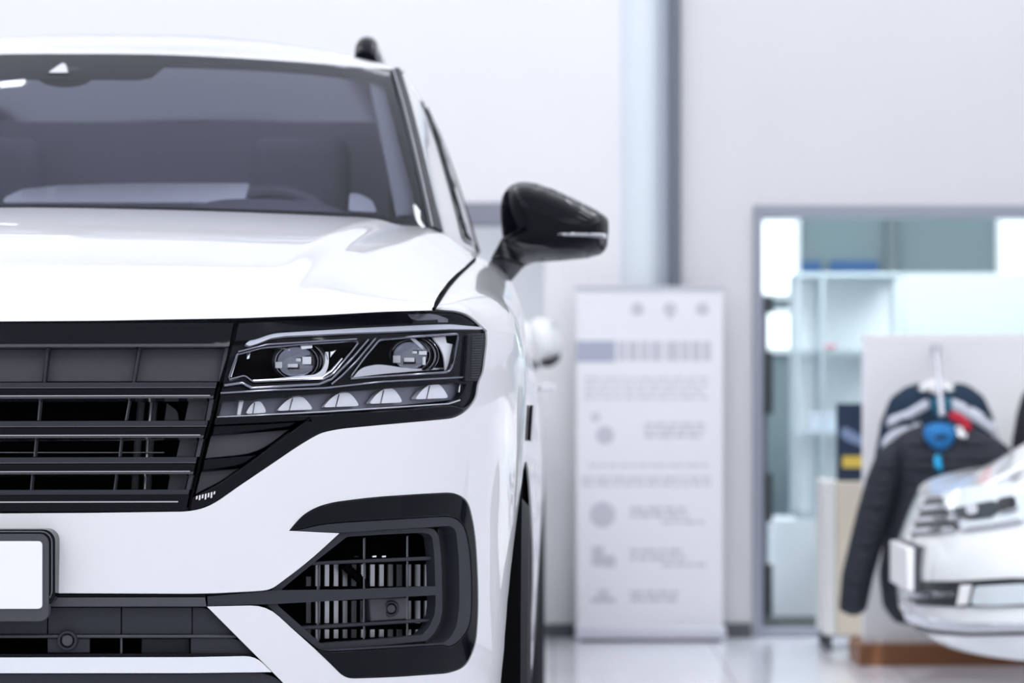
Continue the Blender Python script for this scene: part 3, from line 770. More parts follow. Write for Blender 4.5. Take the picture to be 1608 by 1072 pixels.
# ---- cabin interior
boxo('cabin_floor', CABIN, -.86, .86, 5.3, 8.5, .45, .50, parent=SUV)
bm = bmesh.new()
def dash_P(a, b):
    x = (a*2-1)*.76; y = lerp(5.30+.16*abs(a*2-1)**3, 5.95, b)
    hum = math.exp(-((x-.42)/.19)**4)*.055*sstep(b/.45)*(1-sstep((b-.85)/.15))
    return (x, y, 1.285+.035*sstep(b/.5)+hum-.10*sstep((b-.85)/.15)-.02*abs(x)**2)
gridmesh(bm, dash_P, 60, 24); bmesh.ops.recalc_face_normals(bm, faces=bm.faces[:])
if sum(f.normal.z for f in bm.faces) < 0: bmesh.ops.reverse_faces(bm, faces=bm.faces[:])
thicken(bm, .03); obj('dashboard', bm, mat('dash_grey', (.09, .093, .115), .6, 0, 0, .3, .06, 60), SUV, ang=1.0)
boxo('bulkhead', CABIN, -.74, .74, 5.55, 5.60, .50, 1.22, parent=SUV)
def seat(x, y):
    s = bmesh.new(); box(s, x-.24, x+.24, y-.25, y+.25, .68, .86); o = obj('seat', s, SEAT, SUV, .05, 4)
    s = bmesh.new(); box(s, x-.23, x+.23, y+.18, y+.32, .82, 1.38); obj('backrest', s, SEAT, o, .05, 4)
    s = bmesh.new(); box(s, x-.12, x+.12, y+.20, y+.31, 1.40, 1.60); obj('headrest', s, SEAT, o, .045, 4)
for x in (-.38, .38): seat(x, 6.55)
for x in (-.42, 0, .42): seat(x, 7.5)
bm = bmesh.new(); tube(bm, [(.38+.18*math.cos(i*PI/16), 6.02+.05*math.sin(i*PI/16), 1.24+.18*math.sin(i*PI/16)) for i in range(32)], .014, 8, True); box(bm, .32, .44, 5.98, 6.03, 1.18, 1.28); obj('steering_wheel', bm, CABIN, SUV)
boxo('cabin_brightener', mat('cabin_brightener_grey', (.62, .63, .70), .8), -.58, .58, 7.02, 7.05, .52, 1.66, parent=SUV)  # pale panel added to brighten the view into the cabin
# ---- wheels
def wheel(x, y, sgn, parent, R=WR, W=.27):
    t = bmesh.new(); lathe(t, [(R*.68, -W*.45), (R*.78, -W*.5), (R*.93, -W*.5), (R*.99, -W*.42), (R, -W*.2), (R, W*.2), (R*.99, W*.42), (R*.93, W*.5), (R*.78, W*.5), (R*.68, W*.45), (R*.66, 0)], (x-sgn*W/2, y, R), 'x', 64)
    ty = obj('tyre', t, RUBBER, parent)
    r = bmesh.new(); lathe(r, [(R*.68, -.10), (R*.69, W*.42), (R*.65, W*.42), (R*.62, W*.2), (R*.60, -.10)], (x-sgn*W/2, y, R), 'x', 64)
    for i in range(5):
        for dd in (-.13, .13):
            a = 2*PI*i/5+dd; c, s_ = math.cos(a), math.sin(a); pts = [(x-sgn*(.04), y+c*R*.12, R+s_*R*.12), (x-sgn*.03, y+c*R*.64, R+s_*R*.64)]
            tube(r, pts, .018, 8)
    lathe(r, [(.001, .03), (.05, .03), (.06, .0), (.06, -.06)], (x-sgn*.05, y, R), 'x', 24)
    rm = obj('rim', r, ALU, ty)
    return ty
for sg in (1, -1):
    wheel(sg*.955, AXF, sg, SUV); wheel(sg*.972, AXR, sg, SUV)
def liner(yc):
    bm = bmesh.new(); n = 24; V = []
    for x in (.50, .944):
        V.append([bm.verts.new((x, yc+.462*math.cos(PI*i/n), .40+.462*math.sin(PI*i/n))) for i in range(n+1)])
    for i in range(n): bm.faces.new((V[0][i], V[0][i+1], V[1][i+1], V[1][i]))
    bm.faces.new(V[0]); thicken(bm, .01); o = obj('wheel_arch_liner', bm, BLACK, SUV); mirror_copy(o, SUV)
liner(AXF); liner(AXR)
boxo('underbody', BLACK, -.49, .49, 4.6, 8.6, .28, .44, parent=SUV)

# ---- door mirror: pillow shaped housing
def pillow(name, outline, Y, hf, hb, R, m, parent=None, grid=.012, rip=None, org=(0, 0, 0), tilt=0, bev=0, power=.5, step=6, relax=8, **k):
    """a stuffed shape with a traced outline: bulges hf towards the front and hb to the back"""
    O = [(p[0], p[2]) for p in (at(x, y, Y) for x, y in dens(outline, step))]
    V, T = cdt(O, [], grid, grid); d = edist(V, [O]); x0 = np.array(O)[:, 0].min()
    h = (1-(1-np.minimum(d, R)/R)**2)**power
    # relax the ridge lines
    nb = {}
    for t in T:
        for i in range(3): nb.setdefault(t[i], set()).update((t[(i+1) % 3], t[(i+2) % 3]))
    hh = h.copy()
    for _ in range(relax):
        g = hh.copy()
        for i, s_ in nb.items():
            if d[i] > 1e-6: g[i] = .5*hh[i]+.5*sum(hh[j] for j in s_)/len(s_)
        hh = g
    hd = {i: hh[i] for i in range(len(V))}; key = {tuple(np.round(V[i], 7)): i for i in range(len(V))}
    def ht(v): return hd[key[tuple(np.round(v, 7))]]
    def fr(v):
        q = ht(v); r = rip(v[0], v[1], q) if rip else 0
        return (v[0]-org[0], Y-hf*q-r+tilt*(v[0]-x0)-org[1], v[1]-org[2])
    def bk(v): q = ht(v); return (v[0]-org[0], Y+hb*q+.001+tilt*(v[0]-x0)-org[1], v[1]-org[2])
    bm = bmesh.new(); solid(bm, V, T, fr, bk)
    bmesh.ops.remove_doubles(bm, verts=bm.verts[:], dist=.0012)
    bmesh.ops.recalc_face_normals(bm, faces=bm.faces[:])
    return obj(name, bm, m, parent, bev, ang=1.3, **k)
OX = (X0, 0, 0); YM = 5.86
def door_mirror():
    mr = empty('door_mirror'); mr.parent = SUV
    cap = rnd([(786, 340), (786, 322), (790, 304), (800, 291), (817, 284.5), (838, 286.5), (870, 297), (904, 313), (937, 329.5), (956, 343), (955.5, 368), (953, 390), (944, 399), (922, 405), (880, 409), (837, 412), (812, 402), (796, 385), (789, 372)], 8, 3)
    pillow('mirror_housing', cap, YM, .085, .05, .07, GLOSS, mr, .008, org=OX)
    low = rnd([(868, 376), (900, 376.5), (953.5, 377), (951.5, 388), (944, 399.5), (922, 405.5), (880, 409.5), (837, 412.5), (823, 418), (808, 410), (793, 384), (790, 374), (797, 368), (812, 366.5), (866, 367.5)], 3, 3)
    pillow('lower_shell', low, YM, .078, .04, .034, mat('mirror_satin', (.014, .015, .02), .35, 0, .2), mr, .007, org=OX)
    pillow('mirror_arm', rnd([(789, 372), (803, 372), (823, 398), (836, 412), (822, 419), (792, 454), (778, 441), (768.5, 420), (772, 404)], 4, 3), YM+.02, .045, .05, .03, mat('mirror_satin', (.014, .015, .02), .35, 0, .2), mr, .008, org=OX)
    ind = [(864, 365.5), (900, 365), (954, 366.5), (952.5, 376), (905, 376.5), (880, 376), (870, 372.5)]
    pillow('indicator', rnd(ind, 3, 3), YM, .098, .02, .006, mat('indicator_lens', (.75, .77, .82), .15, 0, .6, .5, .1, 150), mr, .004, org=OX, relax=1)
    bm = bmesh.new(); tube(bm, [loc(*p) for p in ((772, 405, YM-.035), (790, 405, YM-.04), (806, 411, YM-.04), (822, 416, YM-.03))], .0016, 6); obj('joint_line', bm, BLACK, mr)
    mirror_copy(mr, SUV)
door_mirror()

# ---- fascia parts. everything behind the openings first
S.panel('grille_backing', [(C, 512), (372, 506), (600, 496), (728, 496), (756, 522), (750, 585), (740, 628), (705, 648), (590, 660), (520, 668), (480, 682), (373, 755), (318, 790), (295, 796), (C, 799)], BLACK, SUV, off=.13, th=.006, mir=True, grid=.05, bev=0)
S.panel('intake_backing', [(C, 940), (420, 936), (490, 888), (545, 843), (690, 830), (700, 1000), (660, 1010), (560, 1048), (500, 1012), (430, 952), (330, 960), (440, 1066), (455, 1090), (C, 1095)], BLACK, SUV, off=.16, th=.006, mir=True, grid=.05, bev=0)
def sp_(name, pts, m, parent, off, th=.006, holes=(), mir=True, bev=.0012, r=0, **k):
    return S.panel(name, rnd(pts, r, 4) if r else pts, m, parent, holes=holes, off=off, th=th, mir=mir, bev=bev, **k)
GR = empty('grille'); GR.parent = SUV
def band(y0, y1, xr0, xr1): return [(C, y0+1), (xr0, y0), (xr1, y1), (C, y1+1)]
DIV = lambda y: cr([(500, 371), (505, 370), (547, 361), (600, 343), (661, 329), (721, 311), (800, 293)], y)
def gband(name, y0, y1, m, off, th=.02, inset=2, **k): 
    return sp_(name, [(C, y0+1), (DIV(y0)-inset, y0-.6), (DIV(y1)-inset, y1-.6), (C, y1+1)], m, GR, off, th, **k)
gband('top_bar', 507, 541.5, GLOSS, .004, .03, bev=.003)
gband('top_bar_lip', 540, 544.5, mat('gloss_lip', (.03, .032, .04), .10, 0, .3), -.001, .01, bev=.002)
# blanking panels with ribs between them
for a, b, c, d in ((C, 67, 75, C), (78, 70, 208, 217), (222, 211, 343, 357)):
    x0t, x0b, x1b, x1t = (C, C, 66, 73) if a == C else (a, b, c, d)
    sp_('blanking_panel', [(x0t, 545), (x1t, 545), (x1b, 599), (x0b, 599)], DKGREY, GR, .030, .004, mir=(a == C), bev=.001)
    if a != C:
        mirror_copy([o for o in children(GR) if o.name.startswith('blanking')][-1], GR)
def rib(p0, p1, w=2.2, off=.012, m=SATIN, th=.02, name='rib', parent=GR):
    o = sp_(name, [(p0[0]-w, p0[1]), (p0[0]+w, p0[1]), (p1[0]+w, p1[1]), (p1[0]-w, p1[1])], m, parent, off, th, mir=False, bev=.0004, yd=True); mirror_copy(o, parent); return o
rib((75, 544), (69, 600)); rib((219.5, 544), (209.5, 600)); rib((356, 545), (346, 599), 3, .02, DKGREY)
BARHI = mat('bar_highlight', (.55, .56, .60), .18, 1)
for y0, y1 in ((600.5, 626), (661, 688), (718, 745)):
    h = y1-y0
    gband('bar', y0, y0+h*.36, SATIN, .006, .03, bev=.0015)
    gband('bar', y0+h*.36+1, y1-4.2, GLOSS, .001, .035, bev=.003)
    gband('bar', y1-4.2, y1-.6, mat('gloss_lip', (0, 0, 0)), -.002, .03, bev=.0016)
    gband('bar_line', y0+h*.30, y0+h*.30+1.1, MIDGREY, .0035, .006, bev=0)
    gband('bar_line', y1-5.3, y1-4.1, BARHI, -.0030, .004, bev=0, inset=8)
gband('bottom_bar', 769, 777, SATIN, .004, .03, bev=.0015)
gband('bottom_bar', 777.5, 802.5, GLOSS, .0, .03, bev=.004, inset=1)
gband('bar_line', 787.2, 789, BARHI, -.0016, .003, bev=0, inset=16)
for (y0, y1, xs, xg) in ((627, 660, ((62.5, 59.5), (203, 197)), ((297, 290), (332, 325))), (689, 717, ((56, 53.5), (190, 187)), ((283, 277), (316, 309))), (746, 769, ((50, 48), (182, 179)), ((267, 263), (300, 294)))):
    for a, b in xs: rib((a, y0), (b, y1), 1.1, .02, MIDGREY, .02, 'fin')
    (a0, b0), (a1, b1) = xg
    o = sp_('side_filler', [(a0, y0), (a1-4, y0), (b1-3, y1), (b0, y1)], MIDGREY, GR, .05, .004, mir=False); mirror_copy(o, GR)
    rib((a1, y0), (b1+1, y1), 3.2, .02, DKGREY)
# hints of the hardware behind the openings
for x, w, m in ((222, 5, DKGREY), (238, 3, ALU), (243, 4, DKGREY)):
    bm = bmesh.new(); tube(bm, [S.pt(x, 632, .10), S.pt(x-6, 700, .10), S.pt(x-10, 768, .10)], w*.001*1.2, 10); o = obj('coolant_pipe', bm, m, GR); mirror_copy(o, GR)
bm = bmesh.new(); tube(bm, [S.pt(x, 710.5, .09) for x in (-170, 0, 60, 130, 200, 258)], .0012, 8); o = obj('cooler_edge', bm, ALU, GR); mirror_copy(o, GR)
o = sp_('shutter', [(262, 632), (280, 645), (281, 660), (258, 660)], MIDGREY, GR, .095, .004, mir=False); mirror_copy(o, GR)
# grille extension below the lamp, with the diagonal frame
EX = empty('grille_extension'); EX.parent = SUV
def px_part(name, pts, m, parent, off, th=.01, r=0, bev=.0012, holes=(), **k): return sp_(name, pts, m, parent, off, th, mir=False, r=r, bev=bev, holes=holes, **k)
px_part('frame', [(338, 655), (500, 650), (620, 643), (712, 635), (731, 641), (727, 648), (713, 655), (700, 657.3), (589, 667.3), (535, 672.3), (505, 678.3), (485, 689), (464, 702), (420, 732), (377, 761), (340, 787), (320, 797), (297, 802), (301, 781), (322, 770), (345, 758), (380, 734), (430, 697), (470, 668), (480, 660), (410, 663.5), (336, 667)], GLOSS, EX, .0, .02, bev=.003)
px_part('lip', [(336, 667.5), (410, 664.5), (468, 661), (458, 670), (332, 683)], GLOSS, EX, .012, .02, bev=.002)
px_part('filler', [(331, 684), (455, 674), (405, 712), (322, 720)], DKGREY, EX, .03, .004)
px_part('lip', [(321, 720.5), (404, 714), (380, 731), (317, 739)], GLOSS, EX, .014, .02, bev=.002)
px_part('filler', [(316, 740), (376, 735), (345, 757), (322, 768), (307, 776)], DKGREY, EX, .03, .004)
for i in range(7):
    x = 308+i*4.6; h = [7, 10, 8, 12, 9, 12, 6][i]
    px_part('chrome_stroke', [(x, 779-i*1.2), (x+2.6, 778-i*1.2), (x+2.1, 778-i*1.2+h*.75), (x-.5, 779-i*1.2+h*.75)], CHROME, EX, -.003, .003, bev=0)  # short slanted chrome strokes of uneven length
mirror_copy(EX, SUV)

# ---- headlight
HL = empty('headlight'); HL.parent = SUV
lampo = [(372, 504), (500, 498.5), (600, 492.5), (680, 489.5), (716, 491), (733, 497), (748, 508), (762, 521), (762, 536), (756, 586), (749, 600), (746, 622), (738, 634), (729, 640), (712, 634), (620, 642), (500, 649), (339, 655), (352, 594), (363, 549)]
px_part('housing', lampo, BLACK, HL, .085, .005, bev=0)
ap1 = rnd([(372, 556), (411, 545.5), (470, 540), (555, 535), (563, 537.5), (543, 563), (522, 588), (509, 595), (397, 600), (384, 590), (358, 597)], 4, 3)
ap2 = rnd([(596, 533), (640, 529), (720, 524), (712, 568), (706, 584), (548, 595), (572, 562)], 6, 3)
ap3 = [(349, 630.5), (436, 624), (521, 616.5), (640, 607.5), (714, 601), (733, 603), (721, 627), (704, 633.5), (600, 640), (508, 646), (342, 654.5)]
px_part('bezel', lampo, GLOSS, HL, .018, .012, holes=[ap1, ap2, ap3], bev=.002)
px_part('upper_lid', [(374, 506), (500, 500), (600, 494), (680, 490.5), (716, 492), (732, 498), (747, 509), (700, 508), (560, 514), (428, 522), (400, 533), (368, 536)], GLOSS, HL, .004, .012, bev=.003)
px_part('lid_reflection', [(640, 492.5), (680, 491.5), (704, 500), (704, 506), (688, 506), (688, 501.5), (655, 503), (646, 500)], mat('lid_grey', (.10, .105, .13), .3, 0, .5), HL, .002, .003)  # grey patch painted as a reflection on the gloss lid
px_part('daytime_strip', rnd([(385, 540), (398, 530), (422, 522.5), (445, 520), (560, 514.5), (703, 508.5), (757, 513.5), (758, 517), (706, 516.5), (560, 522), (450, 527), (426, 530.5), (405, 539), (392, 543)], 2, 2), LIGHTLENS, HL, .008, .010, bev=.002)
def line_px(name, pts, r, m, off, parent):
    bm = bmesh.new(); tube(bm, [S.pt(x, y, off) for x, y in dens(pts, 10, False)], r, 8); return obj(name, bm, m, parent)
def ring_px(name, pts, r, m, off, parent):
    bm = bmesh.new(); tube(bm, [S.pt(x, y, off) for x, y in dens(pts, 6)], r, 6, True); return obj(name, bm, m, parent)
ring_px('aperture_rim', ap1, .0022, mat('dark_chrome', (.20, .205, .23), .12, 1), .016, HL)
ring_px('aperture_rim', ap2, .0022, MATS['dark_chrome'], .016, HL)
line_px('accent_line', [(397, 598), (505, 593), (520, 583), (537, 563)], .0026, SILVER, .034, HL)
line_px('accent_line', [(362, 592), (372, 558)], .0022, SILVER, .03, HL)
line_px('accent_line', [(374, 552), (420, 540.5), (560, 532)], .0014, MATS['dark_chrome'], .012, HL)
line_px('accent_line', [(589, 531), (560, 566), (536, 590), (520, 603)], .0020, MATS['dark_chrome'], .010, HL)
line_px('accent_line', [(578, 533), (551, 564), (520, 595), (500, 603), (395, 609), (380, 601), (352, 605)], .0024, MATS['dark_chrome'], .010, HL)
line_px('accent_line', [(346, 617), (430, 612), (510, 609), (600, 599), (728, 592)], .0018, MATS['dark_chrome'], .012, HL)
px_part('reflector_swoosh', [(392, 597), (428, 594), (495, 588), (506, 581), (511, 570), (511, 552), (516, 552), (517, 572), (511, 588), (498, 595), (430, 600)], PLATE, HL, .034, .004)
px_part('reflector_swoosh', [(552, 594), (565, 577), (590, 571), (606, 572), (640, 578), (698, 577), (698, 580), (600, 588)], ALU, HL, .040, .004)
px_part('reflector_flash', [(680, 529), (700, 527), (702, 538), (715, 541), (711, 570), (706, 583), (700, 583), (698, 560), (692, 545), (683, 534)], PLATE, HL, .034, .004)  # white patch painted as the bright reflection in this aperture
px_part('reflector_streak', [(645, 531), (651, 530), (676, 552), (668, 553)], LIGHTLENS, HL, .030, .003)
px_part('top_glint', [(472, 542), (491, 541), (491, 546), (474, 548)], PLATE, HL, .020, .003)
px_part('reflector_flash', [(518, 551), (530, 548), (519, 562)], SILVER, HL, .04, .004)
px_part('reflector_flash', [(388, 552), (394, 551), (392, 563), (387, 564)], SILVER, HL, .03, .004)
def projector(px, py, r, chips, name='projector'):
    c = S.pt(px, py, .062); pr = bmesh.new()
    lathe(pr, [(r*1.18, .02), (r*1.22, -.004), (r*1.12, -.010), (r*1.02, -.006), (r*1.0, .015)], c, 'y', 48, 1.25, 1)
    o = obj(name, pr, MATS['dark_chrome'], HL)
    b = bmesh.new(); bmesh.ops.create_uvsphere(b, u_segments=40, v_segments=24, radius=1)
    for v in b.verts: v.co = (v.co.x*r*1.22+c[0], v.co.y*r*.55+c[1], v.co.z*r+c[2])
    obj('lens', b, LENS, o)
    b = bmesh.new(); lathe(b, [(.0001, .024), (r*.6, .020), (r*1.1, .0)], c, 'y', 32, 1.2, 1); obj('reflector', b, MATS['dark_chrome'], o, flip=True)
    b = bmesh.new(); lathe(b, [(r*1.25, .018), (r*1.4, .010), (r*1.5, -.004), (r*1.53, -.003), (r*1.42, .013)], c, 'y', 48, 1.2, .9); obj('bowl', b, MATS['dark_chrome'], o)
    for dx, dz, w, h in chips:
        b = bmesh.new(); box(b, c[0]+dx-w/2, c[0]+dx+w/2, c[1]-r*.60, c[1]-r*.52, c[2]+dz-h/2, c[2]+dz+h/2); obj('bright_spot', b, PLATE, o, .0008)  # white pieces before the lens paint its bright spots
projector(466, 568, .027, [(-.027, -.005, .011, .010), (-.005, -.006, .016, .006), (.004, .003, .008, .005), (.017, .002, .014, .012)])
projector(645, 558, .025, [(-.022, -.006, .012, .012), (-.002, -.007, .017, .007), (.007, .005, .008, .004), (.020, .004, .013, .006), (.022, -.009, .005, .013)])
# lower row of reflector cups
px_part('cup_row_backing', [(349, 631), (521, 617), (714, 601.5), (733, 603.5), (721, 627), (600, 640), (508, 646), (343, 654)], mat('row_backing_grey', (.26, .27, .33), .4, .2), HL, .050, .004)
CUP = mat('cup_reflector', (.90, .91, .95), .3, 0, .5)
for px, py, w, h in ((402, 640, 17, 19), (463, 634, 29, 21), (536, 628, 29, 22), (606, 622, 27, 23), (678, 615, 27, 23)):
    px_part('reflector_cup', rnd([(px-w, py+h*.52), (px-w*.55, py-h*.15), (px-w*.15, py-h*.50), (px+w*.42, py-h*.55), (px+w*.72, py-h*.15), (px+w, py+h*.42)], 6, 4), CUP, HL, .030, .012, bev=.004, seg=3)
    line_px('cup_fold', [(px-w*.30, py+h*.48), (px-w*.12, py-h*.40)], .0009, MATS['dark_chrome'], .029, HL)
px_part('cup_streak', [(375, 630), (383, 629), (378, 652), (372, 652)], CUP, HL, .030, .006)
line_px('row_edge', [(341, 655), (508, 646.5), (704, 634), (722, 628)], .0013, LIGHTLENS, .014, HL)
px_part('corner_reflector', [(722, 602), (735, 604), (721, 626)], SILVER, HL, .03, .004)
# ribbed side marker
sm = px_part('side_marker', [(736, 524), (762, 522.5), (763, 535), (755, 586), (751, 598), (731, 598), (734, 560)], mat('marker_black', (.008, .009, .013), .3, 0, 0, .2), HL, .004, .008, bev=.002)
for i in range(17):
    y = 530+i*3.9; line_px('marker_rib', [(741-i*.1, y), (759-i*.45, y-.6)], .0009, mat('rib_grey', (.035, .037, .045), .4), .002, sm)
px_part('lens_cover', [(373, 505), (500, 499), (600, 493), (680, 489.5), (716, 491), (734, 497), (748, 508), (762, 521), (762, 536), (756, 586), (749, 600), (746, 622), (738, 634), (729, 640), (712, 634), (620, 642), (500, 649), (339, 655), (352, 594), (363, 549)], CLEAR, HL, -.005, .002, bev=0)
line_px('gap_line', [(370.5, 503), (362.5, 547), (346, 600), (333, 655), (321, 695), (297, 800)], .0020, BLACK, .002, HL)  # black line along the joint between grille and lamp
mirror_copy(HL, SUV)

# ---- lower front: centre
LG = empty('lower_grille'); LG.parent = SUV
sp_('bar', [(C, 933), (322, 932.5), (324, 937), (C, 938)], GLOSS, LG, .006, .02)
sp_('bar', [(C, 938.5), (322, 937.5), (324, 952), (C, 952.5)], DKGREY, LG, .0, .03, bev=.005)
px = [C, 74.5, 190.5, 301.5]
sp_('panel', [(C, 953), (74, 953), (74, 996), (C, 996)], SATIN, LG, .016, .004)
for a, b in ((75.3, 190), (191.2, 301.5)):
    mirror_copy(sp_('panel', [(a, 953), (b, 953), (b, 996), (a, 996)], SATIN, LG, .016, .004, mir=False), LG)
mirror_copy(sp_('panel', [(302.5, 953), (326, 953), (372, 998), (302.5, 998)], SATIN, LG, .016, .004, mir=False), LG)
sp_('rail', [(C, 996.5), (368, 996.5), (373, 1001.5), (C, 1001.5)], DKGREY, LG, .008, .02, bev=.002)
mirror_copy(sp_('sensor_block', [(74.5, 1002), (141, 1002), (141, 1025), (74.5, 1025)], SATIN, LG, .012, .01, mir=False), LG)
mirror_copy(sp_('fin', [(189, 1002), (192, 1002), (192, 1026), (189, 1026)], MIDGREY, LG, .02, .02, mir=False, bev=0), LG)
mirror_copy(sp_('blanking_panel', [(222, 1002), (298, 1002), (298, 1025), (222, 1025)], SATIN, LG, .035, .004, mir=False), LG)
mirror_copy(sp_('panel', [(300, 1002), (376, 1002), (400, 1027), (300, 1027)], SATIN, LG, .014, .01, mir=False), LG)
def sensor(px, py, r, parent, off):
    c = S.pt(px, py, off); b = bmesh.new(); lathe(b, [(r*.93, .012), (r, .004), (r, -.003), (r*.93, -.006), (r*.72, -.006), (r*.66, -.003), (r*.62, .004)], c, 'y', 40); o = obj('parking_sensor', b, SATIN, parent)
    b = bmesh.new(); lathe(b, [(.0001, -.007), (r*.45, -.007), (r*.54, -.0055), (r*.56, .006)], c, 'y', 32); obj('sensor_eye', b, DKGREY, o); return o
mirror_copy(sensor(106.5, 1005, .0155, LG, .010), LG)
sp_('lip', [(C, 1026), (300, 1026), (400, 1027), (402, 1030), (300, 1031.5), (C, 1031.5)], GLOSS, LG, .004, .02)
sp_('chrome_strip', [(C, 1032.5), (300, 1031.5), (401, 1029.5), (427, 1055), (300, 1056.5), (C, 1057)], CHROME, LG, -.004, .02, bev=.006, seg=4)
sp_('valance', [(C, 1058), (300, 1057.5), (429, 1056), (470, 1097), (474, 1110), (C, 1110)], SATIN, LG, .006, .01)
# air intake at the corner
AI = empty('air_intake'); AI.parent = SUV
gl_out = [(455, 833), (463, 822.5), (475, 810), (488, 801.5), (502.5, 795), (524, 789), (586, 781), (663, 776), (703, 774), (713, 775), (723.5, 779), (732, 786), (737, 796), (743, 820), (747, 850), (750, 900), (751, 957), (748, 1002), (743, 1021), (736, 1036), (730, 1044), (721.5, 1050), (703, 1056), (620, 1062), (555, 1064), (547, 1063), (537, 1058.5), (519, 1041), (497, 1020.5)]
sat_out = [(505, 1021), (520, 1023.5), (600, 1019), (697, 1013), (705, 1016), (716, 1012), (728, 1000), (737, 985), (741, 960), (741, 900), (738, 862), (733, 836), (728, 823), (719, 814), (706, 810), (697, 810), (586, 816.5), (530, 820), (502, 823), (478, 829)]
px_part('gloss_surround', gl_out+sat_out, GLOSS, AI, -.002, .02, bev=.004, seg=3)
rec = rnd([(541, 836), (600, 831), (679, 827), (708, 824), (717, 832), (721, 880), (722, 950), (717, 985), (706, 1003), (695, 1010), (600, 1015), (506, 1020), (458, 985), (420, 950), (425, 927), (484, 883)], 4, 3)
so = [(457, 833.5), (480, 829.5), (502, 824), (530, 821), (586, 817.5), (697, 811), (706, 811), (718, 815), (727, 824), (732, 837), (737, 863), (740, 901), (740, 960), (736, 984), (727, 999), (715, 1011), (704, 1015), (697, 1012), (600, 1018), (520, 1022.5), (506, 1020.5),
      (600, 1014.5), (695, 1009.5), (706, 1003), (717, 985), (722, 950), (721, 880), (717, 838), (714, 830), (706, 825), (679, 827.5), (600, 831.5), (541, 836), (534, 836.2), (500, 835)]
px_part('satin_surround', so, SATIN, AI, .0, .045, bev=.003)
px_part('recess_wall', [(688, 829), (706, 826), (716, 838), (721, 880), (722, 950), (716, 985), (705, 1003), (690, 1009), (667, 1010), (692, 970), (692, 895)], mat('recess_black', (.012, .012, .016), .5), AI, .045, .006)
fo = [(536, 835.5), (600, 831), (672, 828.5), (682, 831), (688, 839), (692, 865), (694, 895), (694.5, 960), (691, 976), (682, 994), (669, 1006), (600, 1013), (502, 1020), (458, 985), (420, 950), (426, 926), (484, 882.5)]
fi = [(545, 842.5), (600, 839), (664, 836), (674, 838), (679, 844), (682, 870), (683.5, 910), (684, 950), (682, 966), (674, 984), (663, 996.5), (600, 1003), (504, 1010.5), (470, 980), (436, 950), (441, 926), (492, 884)]
px_part('inner_frame', rnd(fo, 3, 3), SATIN, AI, .012, .018, holes=[rnd(fi, 3, 3)], bev=.003)
px_part('slat', [(489, 881.5), (680, 873), (682, 879), (484, 887.5)], SATIN, AI, .022, .02, bev=.002)
px_part('slat', [(467, 983.5), (676, 971), (680, 976), (470, 989.5)], SATIN, AI, .022, .02, bev=.002)
px_part('centre_bar', [(326, 936), (400, 929.5), (427, 926.5), (560, 925), (684, 920), (688, 927), (686, 934), (560, 941), (424, 948.5), (326, 951)], SATIN, AI, .004, .03, bev=.005, seg=3)
for x, a, b in ((498.5, 889, 1008), (571, 845, 1003), (639, 842, 998)):
    px_part('fin', [(x-.9, a), (x+.9, a), (x+.9, b), (x-.9, b)], MIDGREY, AI, .03, .03, bev=0, yd=True)
sb = px_part('sensor_block', [(580, 939), (640, 937), (641, 972), (583, 976)], DKGREY, AI, .03, .02, bev=.002)
sensor(614.5, 955, .0125, AI, .028)
for i in range(14):
    x = 485+i*14.3
    for (a, b) in ((886 if i > 0 else 905, 920), (943, 978), (988, 1003-i*.4)):
        if a == 943 and 579 < x < 640: continue
        if i == 0 and a == 886: continue
        px_part('cooler_louvre', [(x-3.4, a), (x+3.4, a), (x+3.2, b), (x-3.6, b)], mat('louvre_silver', (.42, .43, .47), .35, .6), AI, .07, .003, bev=0)
for x in (560, 588, 603):
    px_part('cooler_bolt', [(x-3, 872.5), (x+3, 872), (x+3, 874.5), (x-3, 875)], SILVER, AI, .06, .003, bev=0)
bm = bmesh.new(); tube(bm, smooth_curve([S.pt(*p, .055) for p in ((540, 886), (552, 898), (566, 910), (576, 921))], 24, 2), .007, 10, rs=[.006+.0015*(i % 2) for i in range(25)]); obj('cable_sleeve', bm, BLACK, AI)
mirror_copy(AI, SUV)
sp_('front_apron', [(C, 1112), (476, 1112), (480, 1150), (C, 1160)], SATIN, SUV, .01, .01)
bm = bmesh.new(); arch0 = flank([(4.66, zb)])[0][0]
S.add(bm, [(0, .30)]+[(float(s), .30+.03*(s/arch0)) for s in np.linspace(.1, arch0-.02, 14)]+[(arch0, .398)]+[(float(s), .398) for s in np.linspace(arch0-.02, 0, 14)], [], .01, .01, .04, True, True); mirror_bm(bm); obj('chin_spoiler', bm, SATIN, SUV, .003)
# wing badge trim on the flank
bm = bmesh.new(); S.add(bm, flank([(5.08, .893), (5.20, .888), (5.29, .955), (5.12, .958)]), [], 0, .006, .05, False, True)
for v in bm.verts: v.co.x += .007
o = obj('wing_trim', bm, GLOSS, SUV, .002); mirror_copy(o, SUV)
# ---- number plate
NP = empty('number_plate'); NP.parent = SUV
def rrect(x1, z0, z1, r, n=6):
    return [( sx*(x1-r)+r*math.cos(a), (z0+r if sz < 0 else z1-r)+r*math.sin(a)) for sx, sz, a0 in ((1, -1, -PI/2), (1, 1, 0), (-1, 1, PI/2), (-1, -1, PI)) for a in [a0+PI/2*i/n for i in range(n+1)]]
def flat(name, poly, y0, y1, m, parent, holes=(), bev=.001):
    V, T = cdt(poly, list(holes), .05, .05); bm = bmesh.new(); solid(bm, V, T, lambda v: (v[0], y0, v[1]), lambda v: (v[0], y1, v[1])); return obj(name, bm, m, parent, bev)
zz = lambda py, Y=4.125: CH-(py-CY)*Y/FP
xx = lambda px, Y=4.125: (px-CX)*Y/FP-X0
flat('plate_mount', rrect(xx(86), zz(952), zz(831), .018), 4.128, 4.165, GLOSS, NP, bev=.005)
